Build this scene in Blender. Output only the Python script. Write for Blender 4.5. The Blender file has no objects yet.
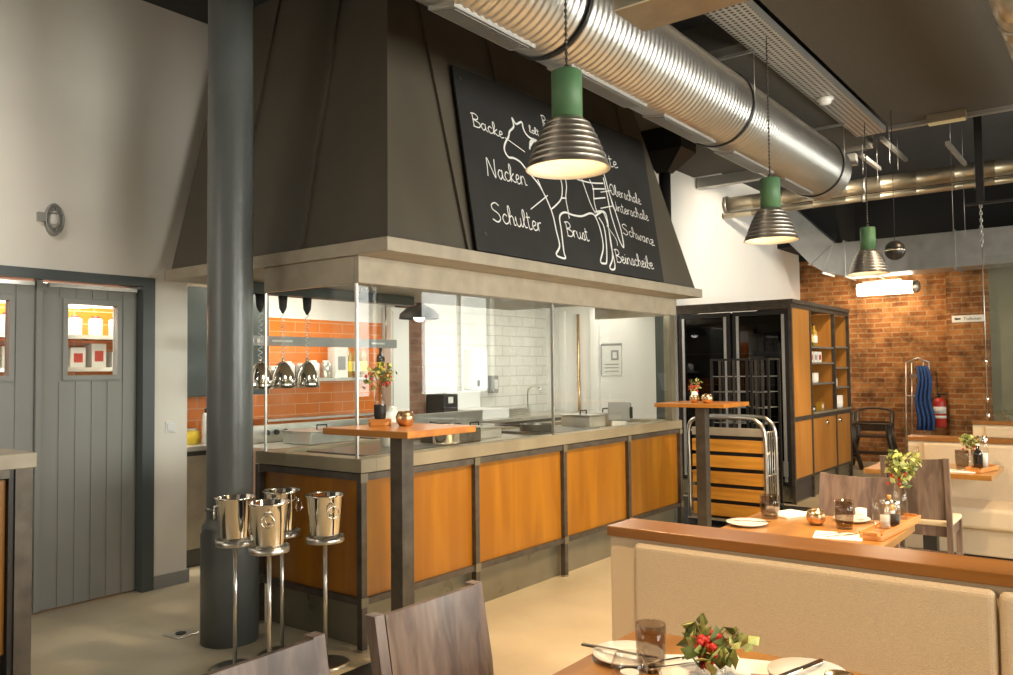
import bpy, bmesh, math, random
from math import pi, sin, cos, radians as R
from mathutils import Vector, Matrix
random.seed(7)
SC = bpy.context.scene
COL = SC.collection

# ------------------------------------------------------------------ materials
def newmat(name):
    m = bpy.data.materials.new(name); m.use_nodes = True
    nt = m.node_tree; nt.nodes.clear()
    return m, nt
def nd(nt, t, **kw):
    n = nt.nodes.new(t)
    for k, v in kw.items():
        if k in n.inputs: n.inputs[k].default_value = v
        else: setattr(n, k, v)
    return n
def c4(c): return (c[0], c[1], c[2], 1)
def principled(nt, col=(.8,.8,.8), rough=.5, metal=0, spec=.5, coat=0):
    b = nd(nt, 'ShaderNodeBsdfPrincipled'); o = nd(nt, 'ShaderNodeOutputMaterial')
    b.inputs['Base Color'].default_value = c4(col); b.inputs['Roughness'].default_value = rough
    b.inputs['Metallic'].default_value = metal; b.inputs['Specular IOR Level'].default_value = spec
    b.inputs['Coat Weight'].default_value = coat; b.inputs['Coat Roughness'].default_value = .15
    nt.links.new(b.outputs[0], o.inputs[0]); return b
def plain(name, col, rough=.5, metal=0, var=0, scale=6, bump=0, bscale=40, spec=.5, coat=0, stretch=(1,1,1), rvar=0):
    m, nt = newmat(name); b = principled(nt, col, rough, metal, spec, coat); L = nt.links
    if var or bump or rvar:
        tc = nd(nt, 'ShaderNodeTexCoord'); mp = nd(nt, 'ShaderNodeMapping'); mp.inputs['Scale'].default_value = stretch
        L.new(tc.outputs['Object'], mp.inputs[0])
        n = nd(nt, 'ShaderNodeTexNoise'); n.inputs['Scale'].default_value = scale; n.inputs['Detail'].default_value = 5
        L.new(mp.outputs[0], n.inputs['Vector'])
        if var:
            r = nd(nt, 'ShaderNodeValToRGB'); r.color_ramp.elements[0].position = .3; r.color_ramp.elements[1].position = .7
            r.color_ramp.elements[0].color = c4([x*(1-var) for x in col]); r.color_ramp.elements[1].color = c4([min(1, x*(1+var)) for x in col])
            L.new(n.outputs['Fac'], r.inputs[0]); L.new(r.outputs[0], b.inputs['Base Color'])
        if rvar:
            mr = nd(nt, 'ShaderNodeMapRange'); mr.inputs[1].default_value = .3; mr.inputs[2].default_value = .7
            mr.inputs[3].default_value = max(.03, rough-rvar); mr.inputs[4].default_value = rough+rvar
            L.new(n.outputs['Fac'], mr.inputs[0]); L.new(mr.outputs[0], b.inputs['Roughness'])
        if bump:
            n2 = nd(nt, 'ShaderNodeTexNoise'); n2.inputs['Scale'].default_value = bscale; n2.inputs['Detail'].default_value = 3
            L.new(mp.outputs[0], n2.inputs['Vector'])
            bp = nd(nt, 'ShaderNodeBump'); bp.inputs['Strength'].default_value = bump; bp.inputs['Distance'].default_value = .01
            L.new(n2.outputs['Fac'], bp.inputs['Height']); L.new(bp.outputs[0], b.inputs['Normal'])
    return m
def wood(name, c1, c2, rough=.35, axis=2, scale=3, coat=.2, rings=1.0):
    """grain runs along axis"""
    m, nt = newmat(name); b = principled(nt, c1, rough, 0, .5, coat); L = nt.links
    tc = nd(nt, 'ShaderNodeTexCoord'); mp = nd(nt, 'ShaderNodeMapping')
    s = [7*scale]*3; s[axis] = .7*scale; mp.inputs['Scale'].default_value = s
    L.new(tc.outputs['Object'], mp.inputs[0])
    n = nd(nt, 'ShaderNodeTexNoise'); n.inputs['Scale'].default_value = 1; n.inputs['Detail'].default_value = 6; n.inputs['Distortion'].default_value = rings
    L.new(mp.outputs[0], n.inputs['Vector'])
    n2 = nd(nt, 'ShaderNodeTexNoise'); n2.inputs['Scale'].default_value = .18; n2.inputs['Detail'].default_value = 2
    L.new(mp.outputs[0], n2.inputs['Vector'])
    w = nd(nt, 'ShaderNodeMath', operation='MULTIPLY'); w.inputs[1].default_value = 14*rings
    L.new(n2.outputs['Fac'], w.inputs[0])
    sn = nd(nt, 'ShaderNodeMath', operation='SINE'); L.new(w.outputs[0], sn.inputs[0])
    ml = nd(nt, 'ShaderNodeMath', operation='MULTIPLY_ADD'); ml.inputs[1].default_value = .14; L.new(sn.outputs[0], ml.inputs[0]); L.new(n.outputs['Fac'], ml.inputs[2])
    r = nd(nt, 'ShaderNodeValToRGB'); r.color_ramp.elements[0].position = .3; r.color_ramp.elements[1].position = .7
    r.color_ramp.elements[0].color = c4(c2); r.color_ramp.elements[1].color = c4(c1)
    L.new(ml.outputs[0], r.inputs[0]); L.new(r.outputs[0], b.inputs['Base Color'])
    return m
def glassmat(name, tint=(1,1,1), ior=1.45, rough=0):
    m, nt = newmat(name); L = nt.links
    o = nd(nt, 'ShaderNodeOutputMaterial'); t = nd(nt, 'ShaderNodeBsdfTransparent'); g = nd(nt, 'ShaderNodeBsdfGlossy')
    t.inputs[0].default_value = c4(tint); g.inputs['Roughness'].default_value = rough
    ge = nd(nt, 'ShaderNodeNewGeometry'); dt = nd(nt, 'ShaderNodeVectorMath', operation='DOT_PRODUCT')
    L.new(ge.outputs['Incoming'], dt.inputs[0]); L.new(ge.outputs['Normal'], dt.inputs[1])
    ab = nd(nt, 'ShaderNodeMath', operation='ABSOLUTE'); L.new(dt.outputs['Value'], ab.inputs[0])
    om = nd(nt, 'ShaderNodeMath', operation='SUBTRACT'); om.inputs[0].default_value = 1; L.new(ab.outputs[0], om.inputs[1])
    pw = nd(nt, 'ShaderNodeMath', operation='POWER'); pw.inputs[1].default_value = 5; L.new(om.outputs[0], pw.inputs[0])
    f0 = ((ior-1)/(ior+1))**2
    f = nd(nt, 'ShaderNodeMath', operation='MULTIPLY_ADD'); f.inputs[1].default_value = 1-f0; f.inputs[2].default_value = f0; L.new(pw.outputs[0], f.inputs[0])
    x = nd(nt, 'ShaderNodeMixShader'); L.new(f.outputs[0], x.inputs[0]); L.new(t.outputs[0], x.inputs[1]); L.new(g.outputs[0], x.inputs[2])
    L.new(x.outputs[0], o.inputs[0]); return m
def emit(name, col, st):
    m, nt = newmat(name); e = nd(nt, 'ShaderNodeEmission'); o = nd(nt, 'ShaderNodeOutputMaterial')
    e.inputs[0].default_value = c4(col); e.inputs[1].default_value = st; nt.links.new(e.outputs[0], o.inputs[0]); return m
def bricks(name, c1, c2, mortar, bw, bh, ms, plane, rough=.85, bump=.6, spec=.3, noise=.5, coat=0):
    m, nt = newmat(name); b = principled(nt, c1, rough, 0, spec, coat); L = nt.links
    tc = nd(nt, 'ShaderNodeTexCoord'); sp = nd(nt, 'ShaderNodeSeparateXYZ'); cb = nd(nt, 'ShaderNodeCombineXYZ')
    L.new(tc.outputs['Object'], sp.inputs[0])
    L.new(sp.outputs[plane], cb.inputs[0]); L.new(sp.outputs['Z'], cb.inputs[1])
    br = nd(nt, 'ShaderNodeTexBrick'); br.inputs['Scale'].default_value = 1
    br.inputs['Color1'].default_value = c4(c1); br.inputs['Color2'].default_value = c4(c2); br.inputs['Mortar'].default_value = c4(mortar)
    br.inputs['Brick Width'].default_value = bw; br.inputs['Row Height'].default_value = bh; br.inputs['Mortar Size'].default_value = ms
    nz = nd(nt, 'ShaderNodeTexNoise'); nz.inputs['Scale'].default_value = 4; nz.inputs['Roughness'].default_value = .68; nz.inputs['Detail'].default_value = 6
    L.new(tc.outputs['Object'], nz.inputs['Vector'])
    va = nd(nt, 'ShaderNodeMixRGB'); va.blend_type = 'LINEAR_LIGHT'; va.inputs[0].default_value = .022 if noise > .6 else .012 if noise > .3 else .0
    L.new(cb.outputs[0], va.inputs[1]); L.new(nz.outputs['Color'], va.inputs[2]); L.new(va.outputs[0], br.inputs['Vector'])
    r = nd(nt, 'ShaderNodeValToRGB'); r.color_ramp.elements[0].position = .32; r.color_ramp.elements[1].position = .62
    k = 1-noise; r.color_ramp.elements[0].color = (k, k, k, 1); r.color_ramp.elements[1].color = (1, 1, 1, 1)
    L.new(nz.outputs['Fac'], r.inputs[0])
    mx = nd(nt, 'ShaderNodeMixRGB'); mx.blend_type = 'MULTIPLY'; mx.inputs[0].default_value = 1
    L.new(br.outputs['Color'], mx.inputs[1]); L.new(r.outputs[0], mx.inputs[2]); L.new(mx.outputs[0], b.inputs['Base Color'])
    bp = nd(nt, 'ShaderNodeBump'); bp.inputs['Strength'].default_value = bump; bp.inputs['Distance'].default_value = .01; bp.invert = True
    L.new(br.outputs['Fac'], bp.inputs['Height']); L.new(bp.outputs[0], b.inputs['Normal'])
    return m

MT = {}
MT['plaster'] = plain('plaster_warm_white', (.86,.82,.74), .85, var=.03, scale=2, bump=.05)
MT['white_wall'] = plain('plaster_white', (.86,.84,.80), .85, var=.02, scale=2)
MT['ceiling'] = plain('acoustic_ceiling_brown', (.07,.06,.045), .9, var=.1, scale=60, bump=.3, bscale=200)
MT['dark_ceiling'] = plain('dark_ceiling', (.045,.045,.048), .85, var=.1, scale=3)
MT['black_wall'] = plain('black_wall', (.012,.012,.012), .8)
MT['brick'] = bricks('old_brick', (.50,.21,.065), (.30,.105,.03), (.44,.27,.13), .25, .078, .010, 'X', noise=.72)
MT['brick_y'] = bricks('pillar_brick', (.30,.15,.10), (.22,.10,.07), (.28,.19,.13), .25, .078, .01, 'Y')
MT['orange_tile'] = bricks('orange_tiles', (.80,.22,.03), (.72,.185,.02), (.78,.42,.22), .30, .10, .004, 'Y', .2, .25, .5, .12)
MT['white_tile'] = bricks('white_tiles', (.80,.79,.74), (.77,.76,.71), (.56,.53,.47), .30, .13, .005, 'Y', .2, .2, .5, .08)
MT['white_tile_x'] = bricks('white_tiles_end', (.80,.79,.74), (.77,.76,.71), (.55,.53,.5), .30, .15, .006, 'X', .2, .2, .5, .08)
MT['door'] = plain('door_grey_paint', (.31,.31,.285), .5, var=.05, scale=3, stretch=(1,1,.2))
MT['door_frame'] = plain('door_frame_paint', (.085,.10,.10), .45)
MT['column'] = plain('column_paint', (.10,.11,.108), .30, var=.06, scale=8, bump=.15, bscale=30)
MT['hood'] = plain('hood_brown_steel', (.088,.074,.053), .55, var=.12, scale=2.5, stretch=(1,1,.4))
MT['board'] = plain('chalkboard', (.022,.021,.02), .7, var=.15, scale=4)
MT['chalk'] = plain('chalk', (.85,.85,.82), .95)
MT['fascia'] = plain('zinc_fascia', (.38,.33,.25), .5, .15, var=.1, scale=9, bump=.05)
MT['worktop'] = plain('worktop_stone', (.28,.24,.16), .38, .2, var=.12, scale=5, rvar=.08)
MT['zinc'] = plain('zinc_plinth', (.20,.18,.125), .35, .4, var=.16, scale=4, rvar=.1, bump=.05)
MT['raw_steel'] = plain('raw_dark_steel', (.10,.085,.068), .45, .6, var=.25, scale=14)
MT['black_steel'] = plain('black_steel', (.025,.023,.022), .35, .3)
MT['panel_wood'] = wood('oiled_panel_wood', (.40,.165,.008), (.27,.10,.005), .3, 2, 1.2, .25, .6)
MT['panel_wood2'] = wood('cabinet_wood', (.50,.225,.045), (.38,.155,.028), .35, 2, 1.2, .2, .6)
MT['slat_wood'] = wood('cart_slat_wood', (.72,.33,.04), (.42,.16,.02), .4, 0, 2.2, .1, 1.2)
MT['table_wood'] = wood('table_wood', (.40,.19,.04), (.27,.115,.02), .28, 1, 1.6, .4, .5)
MT['ledge_wood'] = wood('ledge_wood', (.30,.125,.024), (.19,.072,.012), .30, 0, 1.6, .3, .5)
MT['bar_wood'] = wood('bar_table_wood', (.50,.20,.022), (.36,.125,.012), .3, 0, 2, .3, .5)
MT['chair_wood'] = wood('stained_chair_wood', (.22,.15,.115), (.085,.052,.04), .4, 2, 2.0, .15, 2.6)
MT['caddy_wood'] = wood('caddy_wood', (.62,.27,.07), (.48,.2,.05), .4, 0, 4, .1, .6)
MT['fabric'] = plain('cream_fabric', (.60,.485,.34), .9, var=.05, scale=150, bump=.3, bscale=320, spec=.2)
MT['leather'] = plain('cream_leather', (.70,.565,.39), .55, var=.03, scale=3, bump=.05)
MT['alcove'] = plain('alcove_plaster', (.30,.285,.20), .9, var=.12, scale=3, bump=.1)
MT['chrome'] = plain('polished_steel', (.83,.80,.74), .08, 1)
MT['steel'] = plain('brushed_steel', (.62,.60,.56), .28, 1, var=.06, scale=20, stretch=(.1,1,1))
MT['kitchen_steel'] = plain('kitchen_steel', (.66,.64,.58), .3, .85, var=.08, scale=10)
MT['dark_steel'] = plain('hot_plate', (.11,.11,.10), .3, .6)
MT['galv'] = plain('galvanised_sheet', (.60,.585,.56), .33, .95, rvar=.05, scale=3)
MT['galv_flat'] = plain('galvanised_box_duct', (.50,.51,.51), .38, .9, var=.1, scale=7, rvar=.1)
MT['alu_pipe'] = plain('pipe_foil', (.52,.45,.33), .35, .9, var=.1, scale=8)
MT['galv_tray'] = plain('tray_galvanised', (.42,.41,.38), .45, .8)
MT['shade'] = plain('pendant_shade_steel', (.46,.42,.37), .34, .9, rvar=.05, var=.1, scale=6)
MT['shade_in'] = plain('shade_inner_white', (.9,.85,.72), .4)
MT['green'] = plain('pendant_green', (.085,.19,.085), .5, bump=.1, bscale=200)
MT['cable'] = plain('black_cable', (.02,.02,.02), .5)
MT['china'] = plain('white_china', (.86,.84,.79), .15, spec=.6, coat=.4)
MT['paper'] = plain('white_napkin', (.86,.82,.76), .85, bump=.1, bscale=30)
MT['copper'] = plain('copper_glass', (.62,.42,.24), .25, .9, var=.35, scale=40)
MT['leaf'] = plain('leaf_green', (.13,.17,.04), .6, var=.35, scale=30)
MT['leaf_pale'] = plain('leaf_pale', (.42,.45,.14), .6, var=.25, scale=30)
MT['berry'] = plain('red_berry', (.55,.03,.02), .3)
MT['stem'] = plain('stem', (.18,.13,.05), .7)
MT['red'] = plain('extinguisher_red', (.45,.03,.02), .35)
MT['blue'] = plain('blue_cloth', (.03,.08,.25), .8, var=.3, scale=20)
MT['label_white'] = plain('label_white', (.75,.74,.7), .6)
MT['ink'] = MT['ink_black'] = plain('ink_black', (.01,.01,.01), .6)
MT['dark_wood'] = wood('dark_highchair_wood', (.075,.045,.025), (.04,.024,.014), .4, 2, 2, .2, .6)
MT['mat'] = plain('black_floor_mat', (.02,.022,.022), .25, spec=.5)
MT['teal'] = plain('dark_cupboard', (.05,.065,.062), .4)
MT['white_plastic'] = plain('white_plastic', (.82,.82,.80), .35)
MT['grey_plastic'] = plain('grey_plastic', (.3,.3,.29), .4)
MT['bottle_green'] = plain('bottle_green', (.05,.10,.02), .1, spec=.8)
MT['bottle_amber'] = plain('bottle_amber', (.45,.25,.03), .1, spec=.8)
MT['bottle_dark'] = plain('bottle_dark', (.015,.012,.01), .08, spec=.8)
MT['yellow'] = plain('yellow_label', (.8,.6,.05), .5)
MT['fridge_dark'] = plain('fridge_interior', (.045,.038,.036), .5)
MT['fridge_strip'] = plain('fridge_trim_alu', (.55,.57,.57), .3, .7)
MT['pane'] = glassmat('clear_glass', (.94,.96,.95), 1.5)
MT['smoke'] = glassmat('smoked_glass', (.74,.70,.66), 1.5)
MT['tumbler'] = glassmat('drinking_glass', (.95,.95,.94), 1.5)
MT['dark_glass'] = glassmat('fridge_glass', (.35,.33,.32), 1.5)
MT['glow_warm'] = emit('bulb_warm', (1,.72,.40), 30)
MT['glow_tube'] = emit('tube_light', (1,.84,.6), 12)
MT['glow_kitchen'] = emit('kitchen_tube', (1,.95,.85), 9)
MT['glow_exit'] = emit('emergency_diffuser', (1,.72,.32), .35)

def floor_mat():
    m, nt = newmat('polished_screed'); b = principled(nt, (.5,.42,.3), .3, 0, .5, .0); L = nt.links
    tc = nd(nt, 'ShaderNodeTexCoord')
    n = nd(nt, 'ShaderNodeTexNoise'); n.inputs['Scale'].default_value = .9; n.inputs['Detail'].default_value = 8; n.inputs['Roughness'].default_value = .6
    L.new(tc.outputs['Object'], n.inputs['Vector'])
    r = nd(nt, 'ShaderNodeValToRGB'); r.color_ramp.elements[0].position = .3; r.color_ramp.elements[1].position = .72
    r.color_ramp.elements[0].color = (.38,.32,.215,1); r.color_ramp.elements[1].color = (.60,.52,.37,1)
    L.new(n.outputs['Fac'], r.inputs[0]); L.new(r.outputs[0], b.inputs['Base Color'])
    mr = nd(nt, 'ShaderNodeMapRange'); mr.inputs[3].default_value = .22; mr.inputs[4].default_value = .42
    L.new(n.outputs['Fac'], mr.inputs[0]); L.new(mr.outputs[0], b.inputs['Roughness'])
    return m
MT['floor'] = floor_mat()

# ------------------------------------------------------------------ mesh builder
class MB:
    def __init__(s): s.v = []; s.f = []; s.sm = []; s.mi = []
    def add(s, vs, fs, smooth=False, mi=0):
        o = len(s.v); s.v += [tuple(v) for v in vs]
        for f in fs: s.f.append([i+o for i in f]); s.sm.append(smooth); s.mi.append(mi)
        return s
    def box(s, x0, x1, y0, y1, z0, z1, mi=0):
        x0, x1 = sorted((x0, x1)); y0, y1 = sorted((y0, y1)); z0, z1 = sorted((z0, z1))
        v = [(x,y,z) for z in (z0,z1) for y in (y0,y1) for x in (x0,x1)]
        return s.add(v, [(0,2,3,1),(4,5,7,6),(0,1,5,4),(1,3,7,5),(3,2,6,7),(2,0,4,6)], mi=mi)
    def cbox(s, c, d, rot=None, mi=0):
        m = rot or Matrix.Identity(3); v = []
        for z in (-1,1):
            for y in (-1,1):
                for x in (-1,1): v.append(Vector(c) + m @ Vector((x*d[0]/2, y*d[1]/2, z*d[2]/2)))
        return s.add(v, [(0,2,3,1),(4,5,7,6),(0,1,5,4),(1,3,7,5),(3,2,6,7),(2,0,4,6)], mi=mi)
    def hexa(s, v, mi=0):
        return s.add(v, [(0,2,3,1),(4,5,7,6),(0,1,5,4),(1,3,7,5),(3,2,6,7),(2,0,4,6)], mi=mi)
    def tube(s, pts, r, n=10, closed=False, cap=True, mi=0):
        pts = [Vector(p) for p in pts]; N = len(pts)
        rs = r if isinstance(r, (list, tuple)) else [r]*N
        up = None; rings = []
        for i, p in enumerate(pts):
            a = pts[(i-1) % N] if (closed or i > 0) else p
            b = pts[(i+1) % N] if (closed or i < N-1) else p
            d = (b-a).normalized() if (b-a).length > 1e-9 else Vector((0,0,1))
            if up is None:
                up = Vector((0,0,1)) if abs(d.z) < .9 else Vector((1,0,0))
            sx = d.cross(up)
            if sx.length < 1e-5: sx = d.cross(Vector((0,1,0)))
            sx.normalize(); u = sx.cross(d).normalized(); up = u
            rings.append([p + (sx*cos(2*pi*k/n) + u*sin(2*pi*k/n))*rs[i] for k in range(n)])
        vs = [v for q in rings for v in q]; fs = []
        for i in range(N if closed else N-1):
            j = (i+1) % N
            for k in range(n): fs.append((i*n+k, i*n+(k+1)%n, j*n+(k+1)%n, j*n+k))
        s.add(vs, fs, True, mi)
        if cap and not closed:
            o = len(s.v)-len(vs)
            s.f.append([o+k for k in range(n)][::-1]); s.sm.append(False); s.mi.append(mi)
            s.f.append([o+(N-1)*n+k for k in range(n)]); s.sm.append(False); s.mi.append(mi)
        return s
    def lathe(s, prof, c=(0,0,0), n=24, axis='z', smooth=True, mi=0):
        vs = []; fs = []; P = len(prof)
        for (r, z) in prof:
            r = max(r, 1e-4)
            for k in range(n):
                a = 2*pi*k/n
                if axis == 'z': v = (c[0]+r*cos(a), c[1]+r*sin(a), c[2]+z)
                elif axis == 'y': v = (c[0]+r*cos(a), c[1]+z, c[2]-r*sin(a))
                else: v = (c[0]+z, c[1]+r*cos(a), c[2]+r*sin(a))
                vs.append(v)
        for i in range(P-1):
            for k in range(n): fs.append((i*n+k, i*n+(k+1)%n, (i+1)*n+(k+1)%n, (i+1)*n+k))
        return s.add(vs, fs, smooth, mi)
    def cyl(s, c, r, h, n=20, mi=0, r2=None):
        r2 = r if r2 is None else r2
        s.lathe([(0,0),(r,0)], c, n, smooth=False, mi=mi); s.lathe([(r,0),(r2,h)], c, n, mi=mi)
        return s.lathe([(r2,h),(0,h)], c, n, smooth=False, mi=mi)
    def prism(s, poly, a, b, axis='z', mi=0):
        n = len(poly)
        def P(p, t):
            if axis == 'z': return (p[0], p[1], t)
            if axis == 'y': return (p[0], t, p[1])
            return (t, p[0], p[1])
        vs = [P(p,a) for p in poly] + [P(p,b) for p in poly]
        fs = [tuple(range(n))[::-1], tuple(range(n,2*n))] + [(i,(i+1)%n,n+(i+1)%n,n+i) for i in range(n)]
        return s.add(vs, fs, mi=mi)
    def sphere(s, c, r, n=16, m=10, mi=0, sc=(1,1,1)):
        prof = [(r*sin(pi*i/m), -r*cos(pi*i/m)) for i in range(m+1)]
        o = len(s.v); s.lathe(prof, (0,0,0), n, mi=mi)
        for i in range(o, len(s.v)):
            v = s.v[i]; s.v[i] = (c[0]+v[0]*sc[0], c[1]+v[1]*sc[1], c[2]+v[2]*sc[2])
        return s
    def build(s, name, mat, parent=None, bevel=0, segs=2):
        me = bpy.data.meshes.new(name); me.from_pydata(s.v, [], s.f); me.update()
        for m in (mat if isinstance(mat, (list, tuple)) else [mat]): me.materials.append(MT[m])
        me.polygons.foreach_set('use_smooth', s.sm); me.polygons.foreach_set('material_index', s.mi)
        bm = bmesh.new(); bm.from_mesh(me); bmesh.ops.recalc_face_normals(bm, faces=bm.faces); bm.to_mesh(me); bm.free()
        o = bpy.data.objects.new(name, me); COL.objects.link(o)
        if parent: o.parent = parent
        if bevel:
            b = o.modifiers.new('bevel', 'BEVEL'); b.width = bevel; b.segments = segs; b.limit_method = 'ANGLE'
        return o
def box(name, mat, x0, x1, y0, y1, z0, z1, parent=None, bevel=0): return MB().box(x0,x1,y0,y1,z0,z1).build(name, mat, parent, bevel)
def tag(o, label, cat, group=None):
    o['label'] = label; o['category'] = cat
    if group: o['group'] = group
    return o
def struct(o): o['kind'] = 'structure'; return o
def thing(name, label, cat, loc=(0,0,0), rz=0, group=None):
    o = bpy.data.objects.new(name, None); COL.objects.link(o); o.empty_display_size = .1
    o.location = loc; o.rotation_euler = (0,0,rz); return tag(o, label, cat, group)
def kids(o): return [c for c in bpy.data.objects if c.parent == o]
def dup(o, label=None, loc=None, rz=None, parent=None):
    c = o.copy(); COL.objects.link(c)
    if parent: c.parent = parent
    if label: c['label'] = label
    if loc is not None: c.location = loc
    if rz is not None: c.rotation_euler = (0,0,rz)
    for k in kids(o): dup(k, parent=c)
    return c
def bez(pts, n=6):
    """Catmull-Rom through pts"""
    P = [Vector(p) for p in pts]
    if len(P) < 3: return P
    out = []; Q = [P[0]*2-P[1]] + P + [P[-1]*2-P[-2]]
    for i in range(1, len(Q)-2):
        for k in range(n):
            t = k/n; a, b, c, d = Q[i-1:i+3]
            out.append(.5*((2*b) + (c-a)*t + (2*a-5*b+4*c-d)*t*t + (3*b-a-3*c+d)*t**3))
    out.append(P[-1]); return out
def text_mesh(body, name, mat, size, matrix, parent, ext=.0005):
    cu = bpy.data.curves.new(name, 'FONT'); cu.body = body; cu.size = size; cu.extrude = ext; cu.align_x = 'LEFT'
    t = bpy.data.objects.new(name+'_tmp', cu); COL.objects.link(t)
    dg = bpy.context.evaluated_depsgraph_get(); me = bpy.data.meshes.new_from_object(t.evaluated_get(dg))
    bpy.data.objects.remove(t); bpy.data.curves.remove(cu)
    me.transform(matrix); me.materials.clear(); me.materials.append(MT[mat])
    o = bpy.data.objects.new(name, me); COL.objects.link(o); o.parent = parent; return o

# ================================================================== ROOM SHELL
H_C = 4.15
struct(box('floor', 'floor', -7.2, 3.2, -3.2, 14.2, -.1, 0))
struct(box('ceiling', 'dark_ceiling', -7.2, 3.2, -3.2, 14.2, H_C, H_C+.1))
struct(box('ceiling_panel', 'ceiling', -1.93, 3.0, -3.0, 9.05, 3.97, H_C)).name = 'ceiling'
struct(box('ceiling', 'ceiling', -4.4, -2.25, 5.9, 9.7, 3.93, H_C))
struct(box('ceiling', 'white_wall', -6.9, -5.3, 3.4, 9.6, 2.42, 2.5))
struct(box('trim_1', 'galv_tray', -1.95, 3.0, 9.05, 9.12, 3.93, 4.02))
# left wall with double door opening
m = MB(); m.box(-5.7,-5.5,-3,1.5,0,H_C); m.box(-5.7,-5.5,1.5,3.087,2.18,H_C); m.box(-5.7,-5.5,3.087,3.345,0,H_C); m.box(-5.7,-5.5,3.345,5.6,2.5,H_C); m.box(-5.7,-5.5,3.345,5.0,2.17,2.42)
struct(m.build('wall_left', 'plaster'))
struct(box('baseboard_left', 'grey_plastic', -5.5, -5.488, 3.087, 3.36, 0, .09))
struct(box('wall_front', 'plaster', -5.7, 3.2, -3.2, -3, 0, H_C))
# right wall with window openings
WINS = [(10.35,12.5), (7.2,9.4), (4.0,6.2), (.8,3.0)]
m = MB(); m.box(3,3.2,-3,14,0,1.05); m.box(3,3.2,-3,14,2.95,H_C)
ys = [14] + [y for w in WINS for y in (w[1], w[0])] + [-3]
for i in range(0, len(ys), 2): m.box(3,3.2,ys[i+1],ys[i],1.05,2.95)
struct(m.build('wall_right', 'plaster'))
for i, (a, b) in enumerate(WINS):
    m = MB(); m.box(3.05,3.11,a,b,1.05,1.11); m.box(3.05,3.11,a,b,2.89,2.95)
    for y in (a, (a+b)/2-.03, b-.06): m.box(3.05,3.11,y,y+.06,1.11,2.89)
    w = struct(m.build('window_%d' % (i+1), 'white_wall'))
    box('pane', 'pane', 3.075, 3.085, a+.06, b-.06, 1.11, 2.89, w)
# back wall: brick below, black above, with a projecting pier
struct(box('wall_back', 'brick', -4.6, 3.2, 13.8, 14.0, 0, 3.25))
struct(box('wall_back_upper', 'black_wall', -4.6, 3.2, 13.78, 14.0, 3.25, H_C)).name = 'wall_back'
struct(box('trim_2', 'brick', -2.2, -1.66, 13.58, 13.8, 0, 3.25))
struct(box('trim_3', 'black_wall', -4.4, -3.5, 12.75, 13.78, 3.36, H_C))
# white side wall behind hood and bottle fridges
m = MB(); m.box(-4.6,-4.4,9.15,13.8,0,H_C); m.box(-4.6,-4.4,7.9,9.15,2.6,H_C); struct(m.build('wall_side', 'white_wall'))
# kitchen walls
m = MB(); m.box(-6.7,-6.5,-1.0,6.26,0,2.03); struct(m.build('wall_kitchen', 'orange_tile'))
struct(box('wall_kitchen', 'white_wall', -6.7, -6.5, -1.0, 6.26, 2.03, H_C))
struct(box('wall_kitchen', 'brick_y', -6.75, -6.42, 6.56, 6.86, 0, H_C))
struct(box('wall_kitchen', 'white_wall', -6.75, -6.6, 6.26, 6.56, 0, H_C))
struct(box('wall_kitchen', 'white_tile', -6.7, -6.5, 6.86, 9.8, 0, H_C))
m = MB(); m.box(-6.7,-4.45,9.4,9.6,0,H_C); struct(m.build('wall_kitchen_end', 'white_wall'))
struct(box('wall_corridor', 'plaster', -6.7, -5.7, -1.2, -1.0, 0, H_C))

# ------------------------------------------------------------------ doors
def door_leaf(name, y0, y1, wy0, wy1, wz0, wz1):
    top = 2.10; m = MB(); x0, x1 = -5.62, -5.575
    m.box(x0,x1,y0,wy0,.01,top); m.box(x0,x1,wy1,y1,.01,top); m.box(x0,x1,wy0,wy1,.01,wz0); m.box(x0,x1,wy0,wy1,wz1,top)
    n = 6; w = (y1-y0)/n        # raised vertical boards with grooves
    for i in range(n):
        a, b = y0+i*w+.006, y0+(i+1)*w-.006
        for (c, d) in ([(.01, top)] if b < wy0-.04 or a > wy1+.04 else [(.01, wz0-.04), (wz1+.04, top)]): m.box(x1, x1+.006, a, b, c, d)
    d = struct(m.build(name, 'door'))
    f = MB(); t = .03
    f.box(x1,x1+.02,wy0-t,wy1+t,wz1,wz1+t); f.box(x1,x1+.02,wy0-t,wy1+t,wz0-t,wz0); f.box(x1,x1+.02,wy0-t,wy0,wz0,wz1); f.box(x1,x1+.02,wy1,wy1+t,wz0,wz1)
    f.build('window_frame', 'door', d)
    MB().box(-5.605,-5.595,wy0,wy1,wz0,wz1).build('window_pane', 'pane', d)
    g = MB(); g.box(x1+.006,x1+.045,y0+.03,y1-.02,2.075,2.10)
    g.build('closer_rail', 'steel', d)
    return d
door_leaf('door_1', 2.365, 3.0, 2.525, 2.855, 1.50, 1.975)
door_leaf('door_2', 1.62, 2.325, 1.84, 2.17, 1.50, 1.975)
m = MB(); m.box(-5.69,-5.485,3.0,3.087,0,2.18); m.box(-5.69,-5.485,1.5,3.0,2.115,2.18); m.box(-5.69,-5.485,1.5,1.60,0,2.115)
struct(m.build('door_frame', 'door_frame')).name = 'trim_4'
struct(box('trim_5', 'door', -5.60, -5.55, 2.327, 2.363, .01, 2.115))

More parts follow.
